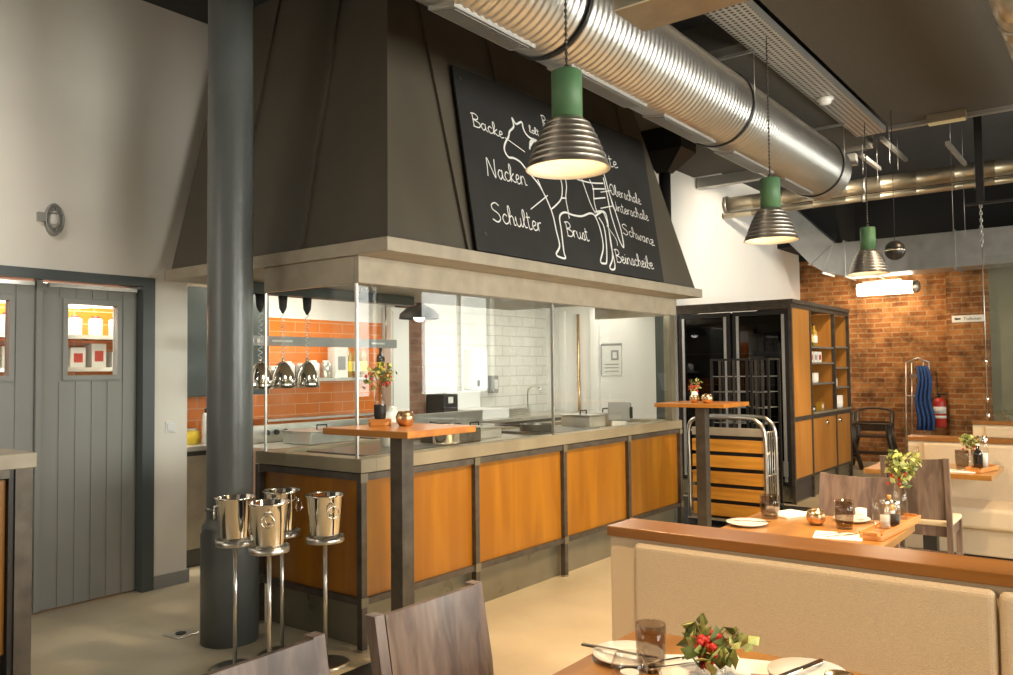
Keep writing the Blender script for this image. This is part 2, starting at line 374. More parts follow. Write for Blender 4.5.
# ------------------------------------------------------------------ things on the left wall
t = thing('wall_lamp', 'oval caged bulkhead lamp high on the pale wall above the grey doors', 'lamp', (-5.5, 2.395, 2.50))
b = MB(); b.prism([(.055*cos(a)*.8, .085*sin(a)) for a in [2*pi*k/24 for k in range(24)]], 0, .03, 'x').build('base', 'grey_plastic', t)
g = MB().sphere((.03,0,0), .065, 16, 10, sc=(.75,.62,1)); g.build('lens', 'tumbler', t)
b = MB().sphere((.035,0,0), .035, 12, 8, sc=(.8,.8,1.3)); b.build('bulb', 'label_white', t)
g = MB()
g.tube([(.04,.048*cos(a),.075*sin(a)) for a in [2*pi*k/20 for k in range(20)]], .004, 6, True)
g.tube([(.0,0,-.08),(.06,0,-.05),(.085,0,0),(.06,0,.05),(0,0,.08)], .004, 6)
for z in (-.03,.03): g.tube([(.02,-.045,z),(.07,0,z),(.02,.045,z)], .004, 6)
g.box(.0,.035,-.085,-.045,-.015,.03)
g.build('cage', 'galv_tray', t); t.scale = (1,1.15,1.25)
t = thing('light_switch', 'white rocker light switch on pale wall right of the grey doors', 'switch', (-5.5, 3.214, 1.123))
MB().box(0,.008,-.04,.04,-.04,.04).build('plate', 'white_plastic', t, .003); MB().box(.008,.016,-.028,.028,-.028,.028).build('rocker', 'white_plastic', t, .003)
t = thing('floor_socket', 'square steel floor socket cover with dark round insert beside the column', 'floor socket', (-4.43, 2.66, 0), .1)
MB().box(-.07,.07,-.07,.07,0,.006).build('cover_plate', 'steel', t, .002); MB().cyl((0,0,.006), .03, .004).build('insert', 'ink_black', t)

# ------------------------------------------------------------------ cast column
t = thing('iron_column', 'dark grey round iron column with stepped base in front of the hood', 'column', (-4.115, 2.77, 0))
MB().lathe([(.127,.66),(.125,H_C-.001)], n=40).build('shaft', 'column', t)
MB().lathe([(0,0),(.158,0),(.158,.60),(.150,.62),(.152,.635),(.146,.655),(.136,.66),(.127,.69)], n=40).build('base', 'column', t)
MB().lathe([(.137,.735),(.137,.745),(.127,.75)], n=40).build('collar', 'column', t)

# ================================================================== SERVING COUNTER
YP = [3.07, 4.03, 5.04, 6.0, 6.96]
XF, XL = -3.35, -4.25
t = thing('serving_counter', 'long show-kitchen counter with orange wood panels in dark steel frames under the hood', 'counter', (0,0,0))
CT = t
for i in range(4):
    o = box('wood_panel', 'panel_wood', -3.375, -3.362, YP[i]+.02, YP[i+1]-.02, .28, .912, t)
box('wood_panel', 'panel_wood', XL+.03, XF-.02, 3.085, 3.097, .28, .912, t)
def post(x, y, first=False):
    m = MB(); m.box(x-.02,x+.02,y-.02,y+.02,.012,.95); o = m.build('post', 'raw_steel', t, .002)
    f = MB(); f.cyl((x,y,0), .028, .012, 12); f.build('foot', 'worktop', o)
    for zj in (.262,.928): MB().cbox((x+.021,y,zj), (.006,.05,.05)).build('joint_plate', 'zinc', o)
for y in YP: post(XF, y)
post(XL, 3.07)
for z0, z1 in ((.245,.28), (.912,.95)):
    for i in range(4): box('rail', 'raw_steel', XF-.02, XF+.015, YP[i]+.02, YP[i+1]-.02, z0, z1, t)
    box('rail', 'raw_steel', XL+.02, XF-.02, 3.055, 3.09, z0, z1, t)
m = MB(); m.box(XL, XF-.05, 3.12, 6.94, .0, .245); m.build('plinth', 'zinc', t)
m = MB(); m.box(XL, XF-.03, 3.10, 6.96, .245, .95); m.build('carcass', 'dark_steel', t)
m = MB(); m.box(-4.27,-3.33,3.05,3.16,.955,1.03); m.box(-4.27,-3.33,6.86,6.99,.955,1.03); m.box(-3.45,-3.33,3.16,6.86,.955,1.03); m.box(-4.27,-4.18,3.16,6.86,.955,1.03)
m.build('worktop', 'worktop', t, .003)
box('cooking_surface', 'kitchen_steel', -4.18, -3.45, 3.16, 6.86, .955, 1.0, t)
for i, (a, b) in enumerate(((3.3,4.0),(5.2,5.9))):
    box('hot_plate', 'dark_steel', -4.1, -3.55, a, b, 1.0, 1.02, t, .004)
# gastro containers etc on counter
def container(x, y, label, l=.32, w=.26, h=.08, z=1.02):
    t = thing('food_container', label, 'container', (x, y, z), 0, None)
    MB().box(-w/2,w/2,-l/2,l/2,0,h).build('body', 'kitchen_steel', t, .01)
    MB().box(-w/2-.01,w/2+.01,-l/2-.01,l/2+.01,h,h+.012).build('lid', 'steel', t, .004)
    MB().tube([(0,-.05,h+.012),(0,-.05,h+.045),(0,.05,h+.045),(0,.05,h+.012)], .006, 8).build('handle', 'ink_black', t)
container(-3.85, 6.12, 'steel food container with black lid handle on the counter, nearer of the handled pair', .26, .3, .10, 1.0)
container(-3.85, 6.50, 'steel food container with black lid handle on the counter, farther of the handled pair', .26, .3, .10, 1.0)
container(-3.95, 4.75, 'dull low steel tray with lid behind the glass past the high table', .34, .26, .07, 1.0)
t = thing('cooking_pot', 'shiny round steel pot on the counter behind the nearest high table', 'pot', (-3.68, 4.13, 1.02))
MB().lathe([(0,0),(.085,0),(.09,.01),(.09,.11),(.094,.115),(.088,.115),(.084,.01),(0,.01)], n=28).build('body', 'chrome', t)
for s in (-1,1): MB().tube([(0,s*.088,.085),(.0,s*.12,.09),(.0,s*.12,.07),(0,s*.088,.07)], .005, 6).build('handle', 'chrome', t)
t = thing('touch_screen', 'small dark monitor on a pale stand at the far end of the counter', 'monitor', (-3.62, 6.35, 1.0), .25)
MB().box(-.06,.06,-.04,.04,0,.05).build('stand', 'label_white', t, .004)
MB().cbox((0,0,.13), (.2,.05,.16), Matrix.Rotation(R(-10),3,'X')).build('screen', 'grey_plastic', t, .006)
MB().cbox((.105,.0,.12), (.012,.06,.1)).build('side_panel', 'ink_black', t)

# glass screens standing on the counter
def screen(y0, y1, label):
    t = thing('glass_screen', label, 'glass screen', (-3.385, y0, 1.03))
    box('glass_pane', 'pane', -.004, .004, 0, y1-y0, 0, .958, t)
    return t
s1 = screen(3.075, 4.955, 'left long clear glass pane standing on the counter front, beside the hood corner')
s2 = screen(4.968, 6.83, 'right long clear glass pane standing on the counter front, up to the end post')
box('edge_trim', 'steel', -.008, .012, -.008, .004, 0, .958, s2); box('edge_trim', 'steel', -.006, .01, -.012, -.001, 0, .958, s1)
t = thing('glass_screen', 'short clear glass pane on the counter side facing the column', 'glass screen', (-4.19, 3.07, 1.03))
box('glass_pane', 'pane', 0, .80, -.004, .004, 0, .958, t); box('edge_trim', 'steel', -.008,.001,-.006,.006,0,.958, t)
tag(box('steel_post', 'zinc', -3.43, -3.36, 6.845, 6.93, 1.031, 1.989), 'grey steel post between counter end and hood fascia, left of bottle fridges', 'post')

# ================================================================== HOOD
t = thing('extractor_hood', 'huge tapering dark brown metal extractor hood with pale steel rim above the counter', 'extractor hood', (0,0,0))
HOOD = t
LN = .24
def hx(z): return -3.15-LN*(z-2.21)
z0, z1 = 2.2151, H_C-.002
d = LN*(z1-z0)
XE, YN, YE = -5.27, 3.08, 6.94
m = MB().hexa([(XE,YN,z0),(-3.15,YN,z0),(XE,YE,z0),(-3.15,YE,z0),(XE,YN+d,z1),(-3.15-d,YN+d,z1),(XE,YE-d,z1),(-3.15-d,YE-d,z1)])
m.build('body', 'hood', t)
def seam_front(y):
    m = MB()
    for (za, zb) in ((z0, 2.9), (2.9, z1)):
        a = (hx(za), y, za); b = (hx(zb), y, zb)
        m.hexa([(a[0]-.01,y-.012,za),(a[0]+.022,y-.012,za),(a[0]-.01,y+.012,za),(a[0]+.022,y+.012,za),(b[0]-.01,y-.012,zb),(b[0]+.022,y-.012,zb),(b[0]-.01,y+.012,zb),(b[0]+.022,y+.012,zb)])
    m.build('seam', 'hood', t)
for y in (3.74, 4.42, 5.32, 6.2): seam_front(y)
def seam_left(x, lean=0):
    ya, yb = YN, YN+d; m = MB()
    m.hexa([(x-.012,ya-.02,z0),(x+.012,ya-.02,z0),(x-.012,ya+.01,z0),(x+.012,ya+.01,z0),(x-.012+lean,yb-.02,z1),(x+.012+lean,yb-.02,z1),(x-.012+lean,yb+.01,z1),(x+.012+lean,yb+.01,z1)])
    m.build('seam', 'hood', t)
seam_left(-3.87,-.12); seam_left(-4.6,-.06)
m = MB(); m.box(-5.27,-3.10,3.03,6.98,2.14,2.215); m.build('rim', 'fascia', t, .003)
m = MB(); m.box(-3.385,-3.35,3.055,6.95,1.99,2.139); m.box(-4.19,-3.386,3.055,3.09,1.99,2.139); m.box(-4.19,-3.386,6.9,6.95,1.99,2.139)
m.build('fascia', 'fascia', t, .002)
for (x0,x1,y0,y1) in ((-3.75,-3.5,3.35,3.55),(-3.75,-3.5,4.9,5.1),(-3.75,-3.5,6.2,6.4)):
    o = box('hood_light', 'glow_kitchen', x0, x1, y0, y1, 2.12, 2.139, t)
o = MB(); o.tube([(-3.77,7.62,2.3),(-3.77,7.62,3.5)], .06, 16); o.hexa([(-3.83,7.56,3.5),(-3.71,7.56,3.5),(-3.83,7.68,3.5),(-3.71,7.68,3.5),(-3.95,7.45,3.70),(-3.50,7.45,3.70),(-3.95,7.80,3.70),(-3.50,7.80,3.70)]); o.box(-3.95,-3.5,7.45,7.8,3.70,3.929)
tag(o.build('black_flue', 'black_steel'), 'black flue pipe rising behind the right edge of the hood', 'flue pipe')

# ------------------------------------------------------------------ chalkboard
STROKES = [[[4.609, 3.04], [4.639, 3.102], [4.696, 3.136]], [[4.616, 3.059], [4.675, 3.111], [4.715, 3.13], [4.642, 3.134], [4.601, 3.157], [4.585, 3.191], [4.58, 3.235], [4.505, 3.202], [4.471, 3.238], [4.469, 3.175], [4.405, 3.123], [4.379, 3.08], [4.321, 3.019], [4.296, 2.965], [4.327, 2.924], [4.385, 2.929], [4.458, 2.915], [4.519, 2.866], [4.616, 2.798], [4.658, 2.743], [4.695, 2.675], [4.723, 2.581], [4.723, 2.47], [4.723, 2.36], [4.655, 2.292], [4.711, 2.274], [4.765, 2.279], [4.762, 2.328], [4.791, 2.479], [4.808, 2.581], [4.891, 2.626], [5.002, 2.622], [5.121, 2.632], [5.258, 2.674], [5.324, 2.657], [5.355, 2.554], [5.336, 2.419], [5.247, 2.304], [5.301, 2.291], [5.34, 2.313], [5.396, 2.452], [5.421, 2.59], [5.375, 2.659]], [[5.327, 2.663], [5.39, 2.693], [5.464, 2.713], [5.488, 2.626], [5.479, 2.489], [5.443, 2.35], [5.366, 2.268], [5.416, 2.255], [5.456, 2.298], [5.466, 2.46], [5.501, 2.655], [5.478, 2.72], [5.343, 2.7]], [[4.715, 3.13], [4.887, 3.132], [5.104, 3.113], [5.388, 3.105], [5.588, 3.094], [5.622, 3.052], [5.634, 2.899], [5.668, 2.735], [5.687, 2.598], [5.668, 2.462], [5.628, 2.493], [5.601, 2.587], [5.583, 2.722], [5.592, 2.864], [5.597, 3.019]], [[4.934, 2.908], [4.935, 2.83], [4.888, 2.732], [4.798, 2.667], [4.717, 2.622]], [[5.006, 2.921], [4.998, 2.841], [4.95, 2.743], [4.941, 2.639], [4.934, 2.587]], [[4.888, 2.732], [4.96, 2.744]], [[5.244, 2.966], [5.26, 2.888], [5.294, 2.76], [5.337, 2.685]], [[5.364, 2.962], [5.392, 2.898], [5.357, 2.77], [5.373, 2.677]], [[5.17, 2.926], [5.367, 2.935], [5.575, 2.967]], [[5.377, 2.887], [5.576, 2.922]], [[5.363, 2.806], [5.553, 2.846]], [[4.626, 2.824], [4.67, 2.721]], [[4.336, 3.063], [4.541, 3.006]], [[4.459, 2.582], [4.713, 2.723]], [[5.496, 2.881], [5.684, 2.927]], [[5.436, 2.741], [5.658, 2.796]], [[5.471, 2.61], [5.568, 2.514], [5.57, 2.459]]]
WORDS = [["Backe", [3.998, 3.068], [4.324, 3.051], 0.093], ["Nacken", [4.051, 2.74], [4.482, 2.749], 0.127], ["Schulter", [4.006, 2.437], [4.553, 2.435], 0.128], ["Brust", [4.853, 2.45], [5.152, 2.444], 0.106], ["Oberschale", [5.659, 2.895], [6.165, 2.885], 0.092], ["Unterschale", [5.636, 2.758], [6.235, 2.754], 0.085], ["Schwanz", [5.714, 2.574], [6.237, 2.537], 0.089], ["Beinscheibe", [5.493, 2.323], [6.109, 2.322], 0.103], ["Ruecken", [4.852, 3.274], [5.166, 3.271], 0.087], ["lolt", [4.658, 3.178], [4.782, 3.176], 0.056], ["Huefte", [5.446, 3.122], [5.897, 3.155], 0.105]]
def bp(y, z, off=.0): return Vector((hx(z)+.04+off, y, z))
t = thing('chalkboard', 'black chalkboard with a white cow drawing of meat cuts on the hood front', 'chalkboard', (0,0,0))
cs = [(3.79,2.225),(6.245,2.225),(6.50,3.53),(3.915,3.46)]
m = MB(); v = [bp(y,z,-.012) for y,z in cs] + [bp(y,z,0) for y,z in cs]
m.add(v, [(3,2,1,0),(4,5,6,7),(0,1,5,4),(1,2,6,5),(2,3,7,6),(3,0,4,7)]); m.build('board', 'board', t)
m = MB()
for (y,z) in ((3.97,3.38),(6.05,2.33),(3.9,2.34)): m.add([tuple(bp(y+.015*cos(a),z+.015*sin(a),.004)) for a in [k*pi/4 for k in range(8)]], [tuple(range(8))])
m.build('screw', 'raw_steel', t)
def ribbon(m, pts, w):
    """flat chalk ribbon on the board plane, pts (y,z)"""
    P = [Vector((p[0], p[1])) for p in pts]; vs = []; n = len(P)
    for i in range(n):
        d_ = (P[min(i+1,n-1)]-P[max(i-1,0)])
        if d_.length < 1e-6: d_ = Vector((1,0))
        d_.normalize(); q = Vector((-d_.y, d_.x))*w/2
        vs += [tuple(bp(*(P[i]+q), .003)), tuple(bp(*(P[i]-q), .003))]
    m.add(vs, [(2*i,2*i+1,2*i+3,2*i+2) for i in range(n-1)])
m = MB()
for i, s in enumerate(STROKES):
    s3 = [(p[0],p[1],0) for p in s]
    w = .015 if i < 4 else (.011 if i < 13 else .008)
    ribbon(m, bez(s3, 5), w)
m.build('cow_drawing', 'chalk', t)
# single-stroke handwriting: x-height .5, cap height 1
G = {
'B': (.62, [[(.1,0),(.12,1)],[(.0,.92),(.3,1.0),(.5,.85),(.42,.62),(.14,.52),(.5,.42),(.58,.2),(.4,.02),(.05,0)]]),
'N': (.75, [[(0,0),(.08,.5),(.15,1),(.35,.5),(.55,0),(.6,.5),(.68,1.02)]]),
'S': (.6, [[(.55,.88),(.35,1),(.1,.85),(.12,.62),(.42,.45),(.5,.2),(.3,0),(0,.1)]]),
'O': (.65, [[(.35,1),(.08,.7),(.1,.2),(.32,0),(.55,.3),(.52,.8),(.3,1),(.45,.9)]]),
'U': (.62, [[(.02,.95),(.06,.3),(.25,0),(.45,.3),(.5,.95),(.5,.3),(.6,.02)]]),
'R': (.62, [[(.1,0),(.14,1)],[(.0,.9),(.3,1),(.5,.82),(.4,.6),(.14,.5),(.58,0)]]),
'H': (.68, [[(.1,1),(.1,0)],[(.55,1),(.55,0)],[(.1,.5),(.55,.5)]]),
'a': (.48, [[(.34,.44),(.18,.5),(.03,.25),(.16,0),(.32,.2),(.36,.54),(.36,.1),(.50,.0)]]),
'b': (.42, [[(.0,.1),(.2,.7),(.18,1),(.08,.8),(.08,.1),(.25,0),(.36,.2),(.28,.42),(.42,.42)]]),
'c': (.40, [[(.35,.42),(.2,.5),(.05,.25),(.18,0),(.4,.1)]]),
'd': (.48, [[(.38,.42),(.2,.5),(.05,.25),(.18,0),(.36,.2),(.42,1),(.40,.1),(.5,.02)]]),
'e': (.38, [[(.02,.2),(.25,.3),(.28,.45),(.15,.5),(.05,.25),(.15,0),(.38,.1)]]),
'f': (.36, [[(.0,.1),(.22,.7),(.2,1.0),(.1,.8),(.1,-.35),(.2,-.2),(.15,.1),(.36,.2)]]),
'h': (.46, [[(.0,.1),(.2,.7),(.16,1),(.08,.8),(.08,0),(.1,.35),(.28,.5),(.34,.3),(.34,.05),(.46,.05)]]),
'i': (.24, [[(.0,.1),(.1,.5),(.1,.05),(.24,.05)],[(.12,.68),(.14,.74)]]),
'k': (.44, [[(.0,.1),(.2,.7),(.16,1),(.08,.8),(.08,0)],[(.36,.52),(.12,.25),(.3,.05),(.46,.06)]]),
'l': (.28, [[(.0,.1),(.2,.7),(.18,1),(.08,.8),(.1,.1),(.28,.06)]]),
'n': (.48, [[(.0,.1),(.06,.5),(.06,0),(.08,.35),(.25,.5),(.34,.3),(.34,.05),(.48,.06)]]),
'o': (.42, [[(.2,.5),(.05,.25),(.18,0),(.36,.25),(.2,.5),(.3,.42),(.42,.45)]]),
'r': (.34, [[(.0,.1),(.05,.5),(.06,.0),(.07,.3),(.15,.46),(.30,.50)]]),
's': (.36, [[(.0,.05),(.18,.52),(.28,.25),(.2,0),(.06,.05)],[(.2,.0),(.36,.08)]]),
't': (.32, [[(.12,.9),(.1,.1),(.2,0),(.32,.1)],[(.0,.62),(.28,.66)]]),
'u': (.48, [[(.0,.3),(.05,.5),(.06,.15),(.18,0),(.34,.2),(.36,.5),(.36,.08),(.48,.06)]]),
'w': (.56, [[(.0,.4),(.05,.5),(.08,.1),(.18,.02),(.26,.4),(.3,.08),(.4,.02),(.48,.5),(.56,.42)]]),
'z': (.46, [[(.02,.46),(.36,.5),(.05,.0),(.42,.02)],[(.1,.25),(.34,.27)]]),
}
G['ü'] = (.48, G['u'][1] + [[(.1,.68),(.11,.74)],[(.3,.68),(.31,.74)]])
for w, a, b, h in WORDS:
    w = w.replace('ue', 'ü'); tot = sum(G[ch][0] for ch in w)
    L_ = b[0]-a[0]; sx = L_/tot; m = MB(); x = 0
    for ch in w:
        adv, st = G[ch]
        for s in st:
            pts = [(a[0]+(x+px)*sx, a[1]+(b[1]-a[1])*(x+px)/tot+py*h, 0) for px, py in s]
            ribbon(m, bez(pts, 4), .006 + .018*h)
        x += adv
    m.build('handwriting', 'chalk', t)

# ================================================================== OVERHEAD
def perf_mat():
    m, nt = newmat('perforated_tray'); b = principled(nt, (.42,.41,.38), .45, .8); L = nt.links
    tc = nd(nt, 'ShaderNodeTexCoord'); mp = nd(nt, 'ShaderNodeVectorMath', operation='SCALE'); mp.inputs['Scale'].default_value = 2*pi/.045
    L.new(tc.outputs['Object'], mp.inputs[0]); sp = nd(nt, 'ShaderNodeSeparateXYZ'); L.new(mp.outputs[0], sp.inputs[0])
    a = nd(nt, 'ShaderNodeMath', operation='SINE'); c = nd(nt, 'ShaderNodeMath', operation='SINE')
    L.new(sp.outputs['X'], a.inputs[0]); L.new(sp.outputs['Y'], c.inputs[0])
    s = nd(nt, 'ShaderNodeMath', operation='ADD'); L.new(a.outputs[0], s.inputs[0]); L.new(c.outputs[0], s.inputs[1])
    g = nd(nt, 'ShaderNodeMath', operation='GREATER_THAN'); g.inputs[1].default_value = .55; L.new(s.outputs[0], g.inputs[0])
    mx = nd(nt, 'ShaderNodeMixRGB'); mx.inputs[1].default_value = (.55,.53,.48,1); mx.inputs[2].default_value = (.03,.03,.03,1)
    L.new(g.outputs[0], mx.inputs[0]); L.new(mx.outputs[0], b.inputs['Base Color'])
    iv = nd(nt, 'ShaderNodeMath', operation='SUBTRACT'); iv.inputs[0].default_value = .8; L.new(g.outputs[0], iv.inputs[1]); L.new(iv.outputs[0], b.inputs['Metallic'])
    return m
MT['perf'] = perf_mat()
t = thing('spiral_duct', 'large shiny spiral ventilation duct with black clamps running along the hood', 'ventilation duct', (-2.50, 0, 3.50))
prof = []; y = -.4; r0 = .280
while y < 8.66:
    prof += [(r0+.008*(1-cos(2*pi*q/6))/2, y+.054*q/6) for q in range(6)]; y += .054
prof += [(r0, y), (r0, y+.02)]
m = MB(); m.lathe(prof, (0,0,0), 56, 'y'); m.lathe([(0,y+.02),(r0,y+.02)], (0,0,0), 56, 'y', False); m.lathe([(r0,-.4),(0,-.4)], (0,0,0), 56, 'y', False)
m.build('pipe', 'galv', t)
for yc in (1.45, 3.66, 5.97, 8.36):
    m = MB(); m.lathe([(.287,-.012),(.298,-.012),(.298,.012),(.287,.012),(.287,-.012)], (0,yc,0), 48, 'y'); c = m.build('clamp', 'black_steel', t)
    m = MB()
    for s in (-1,1): m.tube([(s*.299,yc,.0),(s*.299,yc,.375)], .003, 6)
    m.cbox((0,yc,.38), (.62,.025,.02)); m.tube([(-.2,yc,.38),(-.2,yc,.648)], .004, 6); m.build('hanger', 'galv_tray', t)
RG = Matrix.Rotation(R(10), 3, 'Y')
for (a, b) in ((.5,1.3),(1.75,2.6),(2.85,3.5),(3.85,4.75),(5.0,5.85),(6.2,7.1),(7.4,8.2)):
    yc = (a+b)/2; m = MB()
    m.cbox(RG @ Vector((0,0,-.2745)) + Vector((0,yc,0)), (.17,b-a,.03), RG); g = m.build('grille', 'galv_tray', t)
    m = MB(); m.cbox(RG @ Vector((0,0,-.290)) + Vector((0,yc,0)), (.14,b-a-.05,.001), RG); m.build('grille_recess', 'cable', g)
    m = MB(); n = 8
    for k in range(n): m.cbox(RG @ Vector((-.063+k*.018,0,-.2925)) + Vector((0,yc,0)), (.008,b-a-.05,.003), RG)
    m.build('slats', 'galv_tray', g)

def pipe(name, label, r, p0, p1, mat, cat='pipe', ring=1.2, extra=None):
    t = thing(name, label, cat, p0); d = Vector(p1)-Vector(p0); L_ = d.length; ax = 'x' if abs(d.x) > abs(d.y) else 'y'
    prof = []; y = 0
    while y < L_-.5: prof += [(r,y),(r,y+.385),(r+.0025,y+.388),(r+.0025,y+.397)]; y += .4
    prof += [(r,y),(r,L_)]
    m = MB().lathe([(0,0)]+prof+[(0,L_)], (0,0,0), 24, ax); m.build('pipe', mat, t)
    k = ring*.5
    while k < L_:
        MB().lathe([(r+.001,k-.015),(r+.008,k-.015),(r+.008,k+.015),(r+.001,k+.015),(r+.001,k-.015)], (0,0,0), 24, ax).build('clamp_ring', 'galv_tray', t); k += ring
    return t
t = pipe('ventilation_pipe', 'long foil-coloured pipe crossing the ceiling beyond the end of the big spiral duct', .095, (-4.38,10.7,3.73), (2.9,10.7,3.73), 'alu_pipe')
m = MB(); m.lathe([(0,0),(.115,0),(.115,.02),(0,.02)], (.01,0,0), 28, 'x'); m.build('wall_flange', 'galv_tray', t)
t = pipe('ventilation_pipe', 'thinner foil-coloured pipe running just below the long ceiling pipe', .042, (-4.38,10.62,3.565), (2.9,10.62,3.565), 'alu_pipe')
t = pipe('ventilation_pipe', 'pale pipe at the top right corner of the picture, under the brown ceiling', .11, (-.50,4.0,3.62), (-.50,8.9,3.62), 'alu_pipe')
# box duct with elbow
t = thing('box_duct', 'flat galvanised box duct with angled elbow above the brick wall', 'ventilation duct', (0,12.5,0))
poly = [(2.95,2.83),(2.95,3.32),(-3.47,3.32),(-3.956,3.83),(-4.2,4.10),(-4.38,4.10),(-4.38,3.66),(-4.15,3.41),(-3.83,3.05),(-3.64,2.91),(-3.36,2.83)]
m = MB().prism(poly, 0, .55, 'y'); m.build('duct_body', 'galv_flat', t, .004)
def flange(x, a=2.80, b=3.345): return MB().box(x-.012,x+.012,-.025,.57,a,b).build('flange', 'galv_flat', t)
for x in (-3.33,-2.93,-1.9,-.9,.1,1.1,2.1): flange(x)
m = MB(); m.hexa([(-3.66,-.02,2.89),(-3.64,-.02,2.88),(-3.66,.57,2.89),(-3.64,.57,2.88),(-3.50,-.02,3.33),(-3.47,-.02,3.34),(-3.50,.57,3.33),(-3.47,.57,3.34)]); m.build('flange', 'galv_flat', t)
m = MB(); m.hexa([(-3.86,-.02,3.03),(-3.83,-.02,3.02),(-3.86,.57,3.03),(-3.83,.57,3.02),(-3.50,-.02,3.36),(-3.47,-.02,3.34),(-3.50,.57,3.36),(-3.47,.57,3.34)]); m.build('flange', 'galv_flat', t)
# perforated cable tray, channels, hangers
t = thing('cable_tray', 'perforated metal cable tray carrying the pendant lamps, beside the brown ceiling panel', 'cable tray', (-2.10,0,3.9))
MB().box(-.14,.14,-1,9.0,0,.004).build('tray_bottom', 'perf', t)
for s in (-1,1): MB().box(s*.14-.003,s*.14+.003,-1,9.0,0,.06).build('side_rail', 'galv_tray', t)
tag(box('ceiling_channel', 'galv_tray', -4.38, -2.45, 9.75, 9.86, 3.80, 3.925), 'pale metal channel across the dark ceiling above the white wall, right of hood', 'ceiling channel')
t = thing('box_beam', 'yellowish flat rectangular box beam at the top edge, in front of the spiral duct', 'box beam', (-1.91,3.35,3.19))
MB().box(0,3.2,0,.30,0,.10).build('body', 'alu_pipe', t, .006); MB().box(-.004,0,.02,.28,.01,.09).build('end_cap', 'galv_tray', t)
for x in (.3,2.2): MB().tube([(x,.15,.1),(x,.15,.779)], .008, 8).build('rod', 'steel', t)
t = thing('smoke_detector', 'small round white smoke detector under the perforated tray', 'smoke detector', (-2.126,7.5,3.90))
MB().lathe([(0,-.001),(.07,-.001),(.07,-.02),(0,-.02)], n=24).build('base', 'label_white', t); MB().lathe([(.055,-.02),(.05,-.05),(.02,-.06),(0,-.06)], n=24).build('sensor', 'white_plastic', t)
t = thing('emergency_light', 'small wooden-coloured box emergency light below the dark far ceiling', 'emergency light', (-1.39,8.94,3.875))
MB().box(-.17,.17,-.05,.05,.010,.095).build('housing', 'alu_pipe', t, .004); MB().box(-.16,.16,-.04,.04,0,.010).build('diffuser', 'glow_exit', t)
def strut(label, x, y0, y1, z, rods, zb):
    t = thing('hanger_rail', label, 'hanger rail', (x,y0,z)); MB().box(-.02,.02,0,y1-y0,0,.04).build('rail', 'galv_tray', t)
    for r in rods: MB().tube([(0,r-y0,.04),(0,r-y0,H_C-z-.001)], .003, 6).build('rod', 'galv_tray', t)
    for r in rods: MB().tube([(0,r-y0,0),(0,r-y0,zb-z)], .0025, 6).build('drop_wire', 'galv_tray', t)
strut('short hanger rail with two rods under the dark ceiling left of emergency light', -2.09, 9.4, 10.6, 3.93, (9.75,10.15), 3.75)
strut('short hanger rail close beside the open end of the spiral duct', -2.30, 9.3, 10.2, 3.78, (9.45,10.1), 3.60)
strut('short hanger rail near the dark bracket post on the right', -1.45, 9.3, 10.4, 3.74, (9.5,10.25), 2.9)

# pendants
def make_pendant():
    t = thing('pendant_lamp', '', 'pendant lamp', (0,0,0), 0, 'industrial pendant lamps on the tray')
    MB().lathe([(0,.47),(.066,.47),(.073,.463),(.073,.245),(0,.245)], n=32).build('lamp_cap', 'green', t)
    out = [(.070,.245),(.078,.238)]; n = 8
    for i in range(n):
        f = (i+1)/n; z = .238*(1-f); r = .080+.118*(f**.68)
        out += [(r-.0035, z+.010), (r, z+.006), (r, z+.002), (r-.001, z)]
    out[-1] = (.200, .0); out[-2] = (.200,.004)
    MB().lathe(out, n=48).build('lamp_shade', 'shade', t)
    MB().lathe([(.0,.215),(.062,.215)]+[(.080+.118*(((k+1)/10)**.68)-.014, .238*(1-(k+1)/10)) for k in range(9)]+[(.190,.001),(.199,-.0005)], n=40).build('shade_lining', 'shade_in', t)
    MB().sphere((0,0,.115), .038, 16, 10, sc=(1,1,1.3)).build('bulb', 'glow_warm', t)
    m = MB(); zt = (3.9-2.415)/.96; m.tube([(0,0,.50),(0,0,zt)], .0035, 6); m.build('cable', 'cable', t)
    m = MB()
    for k in range(34): m.lathe([(.006,0),(.009,.008),(.006,.016)], (0,0,.52+k*(zt-.55)/34), 8)
    m.build('chain', 'raw_steel', t)
    MB().lathe([(0,.47),(.012,.47),(.012,.50),(0,.505)], n=12).build('ceiling_hook', 'raw_steel', t)
    return t
PEND = [(-2.012,3.10,2.405,'nearest green-capped pendant lamp hanging in front of the chalkboard'),
        (-2.05,5.82,2.410,'middle green-capped pendant lamp hanging before the white wall'),
        (-2.03,8.45,2.40,'farthest green-capped pendant lamp hanging over the back of the room')]
p0 = make_pendant()
for i, (x, y, z, l) in enumerate(PEND):
    o = p0 if i == 0 else dup(p0, l)
    o.location = (x,y,z); o.scale = (.96,.96,.96); o['label'] = l
t = thing('pendant_speaker', 'small dark ball speaker with a steel band hanging beside the farthest pendant lamp', 'speaker', (-1.80,8.5,2.61))
MB().sphere((0,0,0), .095, 24, 14).build('ball', 'black_steel', t); MB().lathe([(.094,-.008),(.098,-.008),(.098,.008),(.094,.008)], n=32).build('band', 'chrome', t)
MB().tube([(0,0,.09),(0,0,1.36)], .003, 6).build('cable', 'cable', t)
t = thing('tube_light', 'bright glowing tube light on the brick wall under the box duct', 'tube light', (-3.41,13.5,2.69))
MB().lathe([(0,0),(.095,.0),(.095,.78),(0,.78)], n=24, axis='x').build('tube', 'glow_tube', t)
MB().lathe([(0,.781),(.08,.781),(.10,.80),(.08,.82),(.10,.84),(.06,.88),(0,.88)], n=20, axis='x').build('end_fitting', 'galv_tray', t)
MB().box(.1,.7,.07,.295,-.02,.02).build('bracket', 'galv_tray', t)
